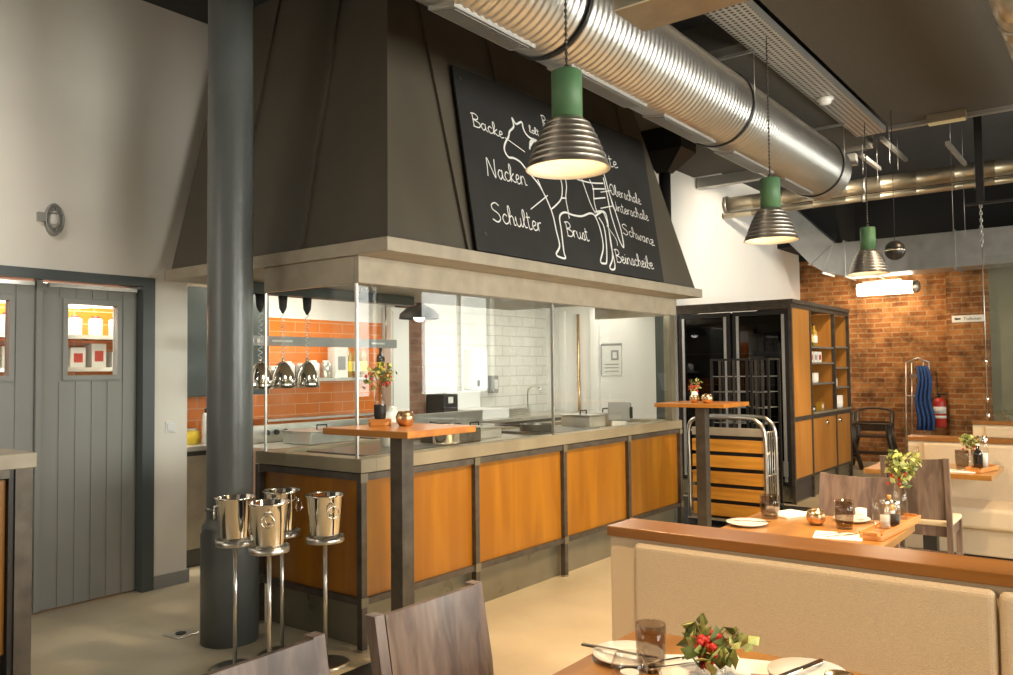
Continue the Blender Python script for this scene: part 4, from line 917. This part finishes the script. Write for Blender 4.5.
# ================================================================== TABLEWARE
def flowers(loc, label, h=.16, vase='tumbler', spread=.09, nl=46, nb=14, seed=1, vr=.028, vh=.10, pale=.5, cat='flower arrangement', ls=1.0):
    rnd = random.Random(seed); t = thing('flower_arrangement', label, cat, loc)
    MB().lathe([(0,0),(vr,0),(vr*1.1,vh*.5),(vr*.8,vh),(vr*.8-.003,vh),(vr*1.0,vh*.5),(vr-.004,.006),(0,.006)], n=20).build('vase', vase, t)
    m = MB(); tips = []
    for k in range(9):
        a = rnd.uniform(0,2*pi); r = rnd.uniform(.2,1)*spread; zt = vh+rnd.uniform(.3,1)*h
        tip = (r*cos(a), r*sin(a), zt); tips.append(tip); m.tube(bez([(0,0,.01),(r*.1*cos(a),r*.1*sin(a),vh),tip], 3), .0018, 5)
    m.build('stems', 'stem', t)
    for mt, cnt, nm in (('leaf', int(nl*(1-pale)), 'leaves'), ('leaf_pale', int(nl*pale), 'pale_leaves')):
        m = MB()
        for k in range(cnt):
            tp = rnd.choice(tips); c = Vector((tp[0]+rnd.gauss(0,spread*.25), tp[1]+rnd.gauss(0,spread*.25), tp[2]-abs(rnd.gauss(0,h*.25))))
            ax = Vector((rnd.gauss(0,1),rnd.gauss(0,1),rnd.gauss(.3,1))).normalized(); sd = ax.orthogonal().normalized(); sd.rotate(Matrix.Rotation(rnd.uniform(0,6.28),3,ax)); nrm = ax.cross(sd)
            l = rnd.uniform(.022,.042)*ls; w = l*.36
            m.add([c-ax*l/2, c-sd*w+nrm*.003, c+ax*l/2, c+sd*w+nrm*.003, c+nrm*.004, c-nrm*.002], [(0,1,4),(1,2,4),(2,3,4),(3,0,4),(1,0,5),(2,1,5),(3,2,5),(0,3,5)])
        o = m.build(nm, mt, t); o['kind'] = 'stuff'
    m = MB()
    for k in range(nb):
        tp = rnd.choice(tips[:4]); m.sphere((tp[0]*.6+rnd.gauss(0,spread*.22), tp[1]*.6+rnd.gauss(0,spread*.22), vh+h*.35+rnd.gauss(0,h*.16)), rnd.uniform(.005,.009)*ls, 8, 6)
    o = m.build('berries', 'berry', t); o['kind'] = 'stuff'
    return t
def tumbler(loc, label, mat='smoke', h=.105, r=.034, group=None):
    t = thing('drinking_glass', label, 'glass', loc, 0, group)
    MB().lathe([(0,0),(r*.85,0),(r,h*.3),(r*1.03,h*.6),(r,h),(r-.002,h),(r*1.03-.003,h*.6),(r-.003,h*.3),(r*.85-.003,.012),(0,.012)], n=32).build('body', mat, t); return t
def cutlery(m, kind, c, ang, L_=.20, z=0):
    M_ = Matrix.Rotation(ang, 3, 'Z'); C = Vector(c)
    def bx(x0,x1,y0,y1,z0,z1):
        m.hexa([C+M_@Vector(p) for p in ((x0,y0,z0),(x1,y0,z0),(x0,y1,z0),(x1,y1,z0),(x0,y0,z1),(x1,y0,z1),(x0,y1,z1),(x1,y1,z1))])
    h = L_/2
    if kind == 'knife': bx(-h,0,-.006,.006,0,.005); bx(0,h*.9,-.009,.008,.001,.003); bx(h*.9,h,-.004,.008,.001,.003)
    else:
        bx(-h,h*.4,-.004,.004,0,.004); bx(h*.4,h*.62,-.011,.011,.001,.003)
        for k in range(4): bx(h*.62,h,-.0105+k*.0062,-.0080+k*.0062,.001,.003)
def cut(kind, loc, ang, label, L_=.20, group=None):
    m = MB(); cutlery(m, kind, (0,0,0), ang, L_); o = m.build(kind, 'chrome'); o.location = loc; return tag(o, label, kind, group)
def plate(loc, label, r=.085, group=None):
    o = MB().lathe([(0,.004),(r*.55,.004),(r*.6,0),(r*.62,0),(r,.014),(r,.018),(r*.6,.007),(0,.007)], n=48).build('side_plate', 'china'); o.location = loc; return tag(o, label, 'plate', group)
def napkin(loc, rz, label, w=.20, d=.17, fold=True, group=None):
    t = thing('napkin', label, 'napkin', loc, rz, group)
    MB().box(-w/2,w/2,-d/2,d/2,0,.006).build('cloth', 'paper', t, .002)
    if fold: MB().box(-w/2+.004,w/2-.002,-d/2+.004,d/2-.01,.0061,.011).build('fold', 'paper', t, .002)
    return t
def votive(loc, label, r=.042, mat='copper', group=None):
    t = thing('candle_glass', label, 'candle holder', loc, 0, group)
    MB().lathe([(0,0),(r*.6,0),(r*.95,r*.5),(r,r*.95),(r*.78,r*1.55),(r*.74,r*1.55),(r*.95,r*.95),(r*.5,.008),(0,.008)], n=28).build('bowl', mat, t); MB().cyl((0,0,.0081), r*.5, .02, 16).build('candle', 'label_white', t); return t
def caddy(loc, rz, label, w=.30, d=.10, items=True, group=None):
    t = thing('wooden_tray', label, 'tray', loc, rz, group)
    hw, hd = w/2, d/2; poly = [(hw-.02+.02*cos(a)*1, hd-.02+.02*sin(a)) for a in (0,pi/4,pi/2)]
    poly += [(-hw+.02+.02*cos(a), hd-.02+.02*sin(a)) for a in (pi/2,3*pi/4,pi)] + [(-hw+.02+.02*cos(a), -hd+.02+.02*sin(a)) for a in (pi,5*pi/4,3*pi/2)] + [(hw-.02+.02*cos(a), -hd+.02+.02*sin(a)) for a in (3*pi/2,7*pi/4,2*pi)]
    MB().prism(poly, 0, .022).build('board', 'caddy_wood', t, .004)
    m = MB(); m.box(-hw+.01,hw-.01,hd-.008,hd,.0221,.034); m.box(-hw+.01,hw-.01,-hd,-hd+.008,.0221,.034); m.box(-hw,-hw+.008,-hd+.02,hd-.02,.0221,.034); m.box(hw-.008,hw,-hd+.02,hd-.02,.0221,.034)
    m.build('rim', 'caddy_wood', t); return t
def shaker(loc, label, h=.11, r=.024, fill='label_white', capm='chrome', group=None, name='spice_jar'):
    t = thing(name, label, 'jar', loc, 0, group)
    MB().lathe([(0,0),(r,0),(r,h*.75),(r*.8,h*.82),(r*.8,h*.84)], n=20).build('glass_body', 'tumbler', t)
    MB().lathe([(0,.003),(r-.004,.003),(r-.004,h*.45),(0,h*.45)], n=16).build('contents', fill, t); MB().lathe([(r*.85,h*.84),(r*.85,h),(0,h)], n=20).build('lid', capm, t); return t

# ================================================================== HIGH TABLES
def high_table(x0, x1, y0, y1, px, py, label):
    t = thing('high_table', label, 'high table', (px,py,0), 0, None)
    box('table_top', 'bar_wood', x0-px,x1-px,y0-py,y1-py,1.193,1.225, t, .003)
    box('post', 'raw_steel', -.042,.042,-.042,.042,.012,1.192, t, .003)
    box('base_plate', 'black_steel', -.22,.22,-.22,.22,0,.0119, t, .002)
    box('top_plate', 'black_steel', -.12,.12,-.12,.12,1.185,1.1925, t)
high_table(-3.24,-2.65,2.71,3.20, -2.95,2.975, 'orange-topped high table on a square steel post at the counter corner')
high_table(-3.10,-2.51,6.0,6.52, -2.80,6.25, 'farther orange-topped high table on a square steel post before the slatted cart')
T = 1.2252
caddy((-3.09,2.96,T), R(35), 'small wooden block tray under the slim flower vase on the nearest high table', .11, .085)
fl = flowers((-3.09,2.96,T+.023), 'sprig of red berries and leaves in slim dark-banded vase on the nearest high table', .14, 'tumbler', .07, 70, 22, 3, .028, .17, .35, ls=1.0)
MB().lathe([(.0275,.012),(.0305,.03),(.031,.075),(.0305,.085)], n=20).build('band', 'ink_black', fl)
votive((-2.955,3.005,T), 'round copper candle glass on the nearest high table', .048)
votive((-2.69,6.10,T), 'round copper candle glass on the farther high table, right of the pair', .045, group='copper candle glasses on the farther high table'); votive((-2.80,6.11,T), 'round copper candle glass on the farther high table, beside the vase', .040, group='copper candle glasses on the farther high table')
flowers((-2.84,6.2,T), 'orange and green sprig in white vase on the farther high table', .11, 'china', .05, 26, 22, 5, .028, .09, .6, ls=.8)

# ================================================================== DINING CHAIRS
def chair():
    """faces +X locally, origin under seat centre"""
    t = thing('dining_chair', '', 'chair', (0,0,0), 0, None)
    hw = .205
    def stile(s):
        m = MB()
        pts = [(-.205,0),(-.20,.45),(-.225,.70),(-.262,.905)]
        for (xa,za),(xb,zb) in zip(pts, pts[1:]):
            y0, y1 = s*hw, s*(hw-.032)
            m.hexa([(xa-.016,y0,za),(xa+.018,y0,za),(xa-.016,y1,za),(xa+.018,y1,za),(xb-.016,y0,zb),(xb+.018,y0,zb),(xb-.016,y1,zb),(xb+.018,y1,zb)])
        return m
    for s in (-1,1): stile(s).build('rear_leg', 'chair_wood', t)
    m = MB(); n = 14; vs = []; fs = []; Z = [(.50,-.198),(.60,-.206),(.70,-.220),(.80,-.236),(.902,-.255)]
    for off in (0,.014):
        for (z, x) in Z:
            for i in range(n+1):
                y = -(hw-.033)+2*(hw-.033)*i/n; f = i/n*2-1
                vs.append((x+off-.022*(1-f*f), y, z-(.010*(1-f*f) if z > .85 else 0)))
    k = n+1; A = len(Z)*k
    for j in range(len(Z)-1):
        for i in range(n): a = j*k+i; fs += [(a,a+1,a+1+k,a+k),(A+a,A+a+k,A+a+1+k,A+a+1)]
    for i in range(n): a = (len(Z)-1)*k+i; fs += [(a,a+1,A+a+1,A+a),(i,A+i,A+i+1,i+1)]
    for j in range(len(Z)-1): a = j*k; fs += [(a,a+k,A+a+k,A+a),(a+n,A+a+n,A+a+n+k,a+n+k)]
    m.add(vs, fs, True); m.build('backrest', 'chair_wood', t).modifiers.new('e','EDGE_SPLIT').split_angle = R(40)
    m = MB(); m.box(-.19,.21,-.20,.20,.455,.49); o = m.build('seat', 'leather', t, .016, 3)
    m = MB(); m.box(-.183,.19,-.188,-.168,.39,.454); m.box(-.183,.19,.168,.188,.39,.454); m.box(.17,.19,-.167,.167,.39,.454); m.box(-.183,-.165,-.167,.167,.39,.454); m.build('seat_frame', 'chair_wood', t)
    for s in (-1,1):
        m = MB(); a, b = s*.2, s*.165; m.hexa([(.17,a,0),(.198,a,0),(.17,b,0),(.198,b,0),(.16,a,.454),(.20,a,.454),(.16,b,.454),(.20,b,.454)]); m.build('front_leg', 'chair_wood', t)
        m = MB(); m.box(-.185,.165,s*.178-.009,s*.178+.009,.20,.235); m.build('stretcher', 'chair_wood', t)
    m = MB(); m.box(-.20,-.18,-.172,.172,.26,.295); m.build('stretcher', 'chair_wood', t)
    return t
c0 = chair()
CH = [(-1.245,1.045,0,'near dining chair at the bottom left, only its slanted brown back showing'),
      (-1.245,1.61,0,'near dining chair with curved brown wood back right of the bucket stands'),
      (-1.23,4.52,-pi/2,'brown wooden chair behind the middle table, left of the cream-seated chair'),
      (-1.175,6.16,pi/2,'brown wooden chair with cream seat, its back to the viewer')]
for i, (x, y, rz, l) in enumerate(CH):
    o = c0 if i == 0 else dup(c0, l)
    o.location = (x,y,0); o.rotation_euler = (0,0,rz); o['label'] = l

# ================================================================== TABLES
def table(x0, x1, y0, y1, label, mat='table_wood', by=0):
    cx, cy = (x0+x1)/2, (y0+y1)/2
    t = thing('dining_table', label, 'table', (cx,cy,0))
    box('table_top', mat, x0-cx,x1-cx,y0-cy,y1-cy,.715,.75, t, .003)
    box('post', 'black_steel', -.045,.045,by-.045,by+.045,.012,.714, t); box('base_plate', 'black_steel', -.22,.22,by-.2,by+.2,0,.0119, t, .002)
    return t
table(-1.17,-.30,.75,2.145, 'near wooden dining table laid with plates at the bottom of the picture')
table(-1.58,-.86,3.05,4.30, 'middle wooden dining table laid with plates behind the bench ledge')
table(-1.62,-.80,6.42,7.08, 'farthest wooden dining table before the second bench', by=-.18)
# ================================================================== BENCHES
def bench(x0, y0, label, x1=1.7, z=.94, dep=.185, splits=(), seat=True):
    t = thing('upholstered_bench', label, 'bench', (x0,y0,0)); L_ = x1-x0
    box('ledge', 'ledge_wood', -.01,L_,0,dep,z-.035,z, t, .003)
    m = MB(); m.box(-.008,L_-.01,.016,dep-.015,.10,z-.0351); m.build('back_frame', 'leather', t, .008)
    xs = [.105]+list(splits)+[L_-.02]
    for a, b in zip(xs, xs[1:]): box('back_cushion', 'fabric', a,b-.006,-.022,.0155,.40,z-.046, t, .024).modifiers['bevel'].segments = 4
    if seat:
        m = MB(); m.box(.02,L_-.02,-.48,.02,.33,.48); m.build('seat_cushion', 'leather', t, .03, 4)
        m = MB(); m.box(.03,L_-.03,-.44,.05,.14,.329); m.build('seat_base', 'fabric', t, .01)
        m = MB(); m.box(.05,L_-.05,-.38,.10,0,.139); m.build('plinth', 'ink_black', t)
    return t
bench(-1.518, 2.575, 'cream upholstered bench with brown wooden ledge across the right foreground', splits=(1.205,))
bench(-1.468, 7.19, 'second cream bench with wooden ledge, behind the farthest dining table', splits=(1.3,))
bench(-1.32, 9.42, 'third cream bench with wooden ledge, farthest back under the hanging glass', splits=(1.3,))
# hanging glass above third bench
t = thing('hanging_glass_panel', 'large greenish glass panel hanging on a chain above the farthest bench', 'glass panel', (-1.19,9.52,0))
box('pane', 'pane', 0,2.5,-.005,.005,1.0,2.60, t)
m = MB(); m.tube([(-.01,0,.945),(-.01,0,3.15)], .005, 6); m.build('wire', 'steel', t)
MB().lathe([(0,0),(.015,.01),(.02,.05),(.012,.08),(0,.09)], (-.01,0,.942), 10).build('turnbuckle', 'chrome', t)
for z in (1.12,1.5): MB().lathe([(0,0),(.012,.01),(.014,.06),(0,.07)], (-.01,0,z), 10).build('wire_clamp', 'chrome', t)
m = MB()
for k in range(12): m.tube([(-.01+.012*cos(a)*(k%2), .012*cos(a)*(1-k%2), 2.72+k*.036+.022*sin(a)) for a in [2*pi*j/10 for j in range(10)]], .004, 5, True)
m.build('chain', 'steel', t)
MB().box(-.045,.025,-.03,.03,3.15,H_C-.001).build('bracket_post', 'black_steel', t); MB().box(-.15,1.3,-.02,.02,3.13,3.155).build('bracket_arm', 'black_steel', t)
t = thing('leafy_twigs', 'row of dark leafy twigs lying on the farthest bench ledge', 'twigs', (-1.12,9.57,.94))
rnd = random.Random(4); m = MB()
for k in range(46):
    x = rnd.uniform(0,.9); m.tube(bez([(x,0,.005),(x+rnd.gauss(0,.03),rnd.gauss(0,.008),.04),(x+rnd.gauss(0,.07),rnd.gauss(0,.012),rnd.uniform(.05,.11))],3), .003, 5)
m.build('twigs', 'stem', t)['kind'] = 'stuff'
m = MB()
for k in range(90):
    c = Vector((rnd.uniform(0,.9), rnd.gauss(0,.008), rnd.uniform(.01,.11))); m.sphere(c, .013, 6, 4, sc=(1,1,.4))
m.build('leaves', 'leaf', t)['kind'] = 'stuff'
struct(box('wall_back_alcove', 'alcove', -1.66, 3.0, 13.70, 13.799, 0, 3.25)).name = 'wall_back'
t = thing('reflection_card', 'window reflection modelled as a pale card seen through the hanging glass at the far right', 'card', (-1.16,12.2,1.15), 0)
m = MB().prism([(.0,0),(.55,0),(.62,.28),(.12,.28)], 0, .01, 'y'); m.build('card', 'label_white', t)  # pale shape added for a window's reflection in the hanging glass
m = MB()
for k in range(5): m.prism([(.06+k*.018,.04+k*.045),(.5,.04+k*.045),(.505,.055+k*.045),(.065+k*.018,.055+k*.045)], -.002, -.0001, 'y')
m.build('print', 'grey_plastic', t); MB().box(.25,.28,.0101,.04,-1.15,.2).build('stand', 'raw_steel', t)

# ================================================================== ON THE NEAR TABLE
Z = .7502
plate((-1.07,1.90,Z), 'white side plate at the left corner of the near table', .092)
cut('knife', (-1.09,1.885,Z+.018), R(5), 'steel knife across the white side plate at the left of the near table', .21)
tumbler((-.985,1.865,Z), 'smoky grey drinking glass beside the white plate on the near table', h=.115, r=.037)
napkin((-.89,1.945,Z), R(35), 'folded white napkin behind the smoky glass on the near table', .22, .16)
cut('knife', (-.945,1.945,Z+.0115), R(60), 'knife lying on the napkin of the near table', .19); cut('fork', (-.92,1.91,Z+.0115), R(55), 'fork lying on the napkin of the near table', .19)
flowers((-.835,1.885,Z), 'low posy of red berries and pale green leaves on the near table', .085, 'tumbler', .068, 70, 44, 11, .035, .045, .55, ls=1.45)
votive((-.985,1.755,Z), 'clear candle glass at the bottom edge of the near table', .045, 'tumbler')
plate((-.655,2.035,Z), 'white side plate at the right of the near table', .092)
cut('knife', (-.67,2.03,Z+.018), R(75), 'knife lying across the right plate of the near table', .2)
votive((-.55,1.93,Z), 'amber glass bowl beside the right plate of the near table', .04)
napkin((-.76,2.03,Z), R(20), 'crumpled white napkin behind the posy on the near table', .12, .10, False)

# ================================================================== ON THE MIDDLE TABLE
plate((-1.50,3.83,Z), 'white side plate at the left edge of the middle table', .095)
cut('knife', (-1.475,3.83,Z+.018), R(25), 'knife lying on the left plate of the middle table', .17)
tumbler((-1.475,4.07,Z), 'smoky drinking glass at the left of the middle table', h=.115, r=.045)
napkin((-1.43,4.21,Z), R(70), 'white folded napkin behind the left glass of the middle table', .20, .15)
o = MB().box(-.03,.03,-.02,.02,0,.035).build('bread_roll', 'china', None, .012); o.location = (-1.49,4.15,Z+.0112); tag(o, 'small crumpled white cloth on the napkin of the middle table', 'cloth')
votive((-1.235,4.02,Z), 'round copper candle glass in the centre of the middle table', .045)
tumbler((-1.10,4.0,Z), 'dark smoky glass right of the copper candle glass on the middle table', h=.13, r=.042)
napkin((-1.07,3.79,Z), R(12), 'white napkin with fork and knife at the near edge of the middle table', .20, .16, False)
cut('fork', (-1.10,3.79,Z+.0065), R(60), 'fork on the near napkin of the middle table', .17); cut('knife', (-1.05,3.785,Z+.0065), R(60), 'knife on the near napkin of the middle table', .18)
plate((-1.12,4.20,Z), 'white side plate behind the dark glass on the middle table', .085)
mug((-1.08,4.215,Z+.019), 'small white cup on the rear plate of the middle table', .026, .045)
caddy((-.915,4.08,Z), R(86), 'wooden tray holding jars and bottles on the middle table', .60, .10)
zt = Z+.0225
tumbler((-.915,3.90,zt), 'clear glass with white paper on the wooden tray of the middle table', 'tumbler', h=.14, r=.036); MB_ = MB()
shaker((-.92,3.985,zt), 'salt jar with white contents on the tray of the middle table', .13); shaker((-.895,4.06,zt), 'pepper jar with dark contents on the tray of the middle table', .12, fill='ink_black')
bottle((-.93,4.12,zt), 'small oil bottle with wooden stopper on the tray of the middle table', .13, .022, 'bottle_amber', 'label_white', cap='caddy_wood')
flowers((-.915,4.27,zt), 'tall arrangement of green leaves and red berries on the middle table tray', .17, 'tumbler', .075, 170, 20, 21, .03, .16, .6, ls=1.2)

# ================================================================== ON THE FARTHEST TABLE
plate((-1.50,6.75,Z), 'white side plate at the left of the farthest table', .09)
napkin((-1.45,6.95,Z), R(10), 'white napkin near the bench on the farthest table', .18, .12, False)
tumbler((-1.40,7.0,Z), 'clear drinking glass at the back left of the farthest table', 'tumbler', h=.13, r=.045)
tumbler((-1.035,6.82,Z), 'smoky drinking glass at the centre of the farthest table', h=.13, r=.045)
napkin((-1.03,6.58,Z), R(8), 'white napkin with cutlery at the near edge of the farthest table', .22, .16, False)
cut('fork', (-1.05,6.58,Z+.0065), R(60), 'fork on the near napkin of the farthest table', .17); cut('knife', (-1.0,6.58,Z+.0065), R(60), 'knife on the near napkin of the farthest table', .18)
caddy((-.89,6.70,Z), R(75), 'wooden tray with bottle and jar on the farthest table', .30, .11)
bottle((-.91,6.66,zt), 'dark bottle on the tray of the farthest table', .17, .03, 'bottle_dark', 'bottle_dark', cap='label_white')
shaker((-.885,6.75,zt), 'tall clear jar on the tray of the farthest table', .22, .03, fill='label_white')
flowers((-.985,6.93,Z), 'bunch of yellow-green leaves and red berries on the farthest table', .13, 'tumbler', .08, 90, 20, 33, .035, .11, .65, ls=1.2)

# ================================================================== LIGHT
def area(loc, rot, sx, sy, power, col, name='light', spread=None):
    l = bpy.data.lights.new(name, 'AREA'); l.shape = 'RECTANGLE'; l.size = sx; l.size_y = sy; l.energy = power; l.color = col
    if spread: l.spread = spread
    o = bpy.data.objects.new(name, l); COL.objects.link(o); o.location = loc; o.rotation_euler = rot; return o
def spot(loc, target, power, col, ang=60, blend=.6, r=.05, name='spot'):
    l = bpy.data.lights.new(name, 'SPOT'); l.energy = power; l.color = col; l.spot_size = R(ang); l.spot_blend = blend; l.shadow_soft_size = r
    o = bpy.data.objects.new(name, l); COL.objects.link(o); o.location = loc
    o.rotation_euler = (Vector(target)-Vector(loc)).to_track_quat('-Z','Y').to_euler(); return o
WARM = (1,.70,.40); DAY = (1,.955,.88)
for i, (a, b) in enumerate(WINS):
    area((3.3,(a+b)/2,2.0), (0,pi/2,0), 1.9, b-a, (100,110,300,170)[i], DAY, 'daylight')
for i, (x, y, z, _) in enumerate(PEND):
    spot((x,y,z+.06), (x,y,0), 150, WARM, 125, .5, .05, 'pendant_spot')
# ceiling track spots; the low last one is added to brighten the brick
for (p, q, w, a) in (((-.5,3.7,3.9),(-2.2,4.2,0),520,62),((-.3,4.6,3.9),(-2.0,5.4,0),560,60),((-.5,1.35,3.9),(-.6,2.35,.7),400,50),
                     ((.4,4.0,3.9),(-1.0,3.2,.9),260,45),((.5,6.0,3.9),(-.9,7.0,.6),260,50),((-.6,8.0,3.9),(-3,10.0,1.2),240,45),((-2.9,12.35,2.70),(-3.1,13.8,1.7),80,125)):
    spot(p, q, w, WARM, a, .7, .06, 'track_and_fill_spot')
spot((-3.7,.9,4.0), (-5.5,.9,1.7), 75, (1,.93,.84), 95, .8, .1, 'track_and_fill_spot')  # added wall washer to brighten the left wall, no fixture there
spot((-2.6,-1.2,4.0), (-5.5,.2,2.0), 70, (1,.93,.84), 80, .8, .1, 'track_and_fill_spot')  # second added fill aimed at the left wall
spot((-1.6,9.4,3.75), (-4.4,11.2,2.7), 320, (1,.88,.70), 85, .8, .06, 'track_and_fill_spot')  # added fill to brighten the white side wall
# kitchen lights
for (x, y, w) in ((-5.7,4.6,42),(-5.4,7.0,22),(-5.4,8.6,12)): area((x,y,2.40), (0,0,0), .5, 1.2, w, (1,.93,.8), 'kitchen_light')
area((-6.1,2.6,2.6), (0,0,0), .5, 1.4, 60, (1,.93,.82), 'corridor_light')
for y in (3.5,5.0,6.3): area((-3.62,y,2.11), (0,0,0), .22, .2, 6, (1,.93,.8), 'hood_light')
# added fill light behind camera washing the left wall; no window there
area((-4.3,-2.8,2.4), (R(90),0,0), 2.0, 1.8, 35, (1,.93,.84), 'rear_wash_fill')
w = bpy.data.worlds.new('world'); SC.world = w; w.use_nodes = True
w.node_tree.nodes['Background'].inputs[0].default_value = (.8,.87,1,1); w.node_tree.nodes['Background'].inputs[1].default_value = .6

# ================================================================== CAMERA
cam = bpy.data.cameras.new('camera'); co = bpy.data.objects.new('camera', cam); COL.objects.link(co); SC.camera = co
yaw, pit, rol = R(37.4395), R(2.3073), R(-.6592)
f = Vector((-sin(yaw)*cos(pit), cos(yaw)*cos(pit), sin(pit))); r0_ = Vector((cos(yaw), sin(yaw), 0)); u0 = r0_.cross(f)
r_ = cos(rol)*r0_+sin(rol)*u0; u_ = -sin(rol)*r0_+cos(rol)*u0
co.matrix_world = Matrix(((r_.x,u_.x,-f.x,0),(r_.y,u_.y,-f.y,0),(r_.z,u_.z,-f.z,1.5),(0,0,0,1)))
cam.sensor_width = 36; cam.lens = 821.16/1013*36; cam.clip_start = .05
vs = SC.view_settings; vs.view_transform = 'Standard'; vs.look = 'None'; vs.exposure = .12; vs.gamma = 1; vs.use_curve_mapping = False
SC.cycles.use_denoising = True; SC.cycles.max_bounces = 8; SC.cycles.transparent_max_bounces = 24; SC.cycles.sample_clamp_indirect = 6
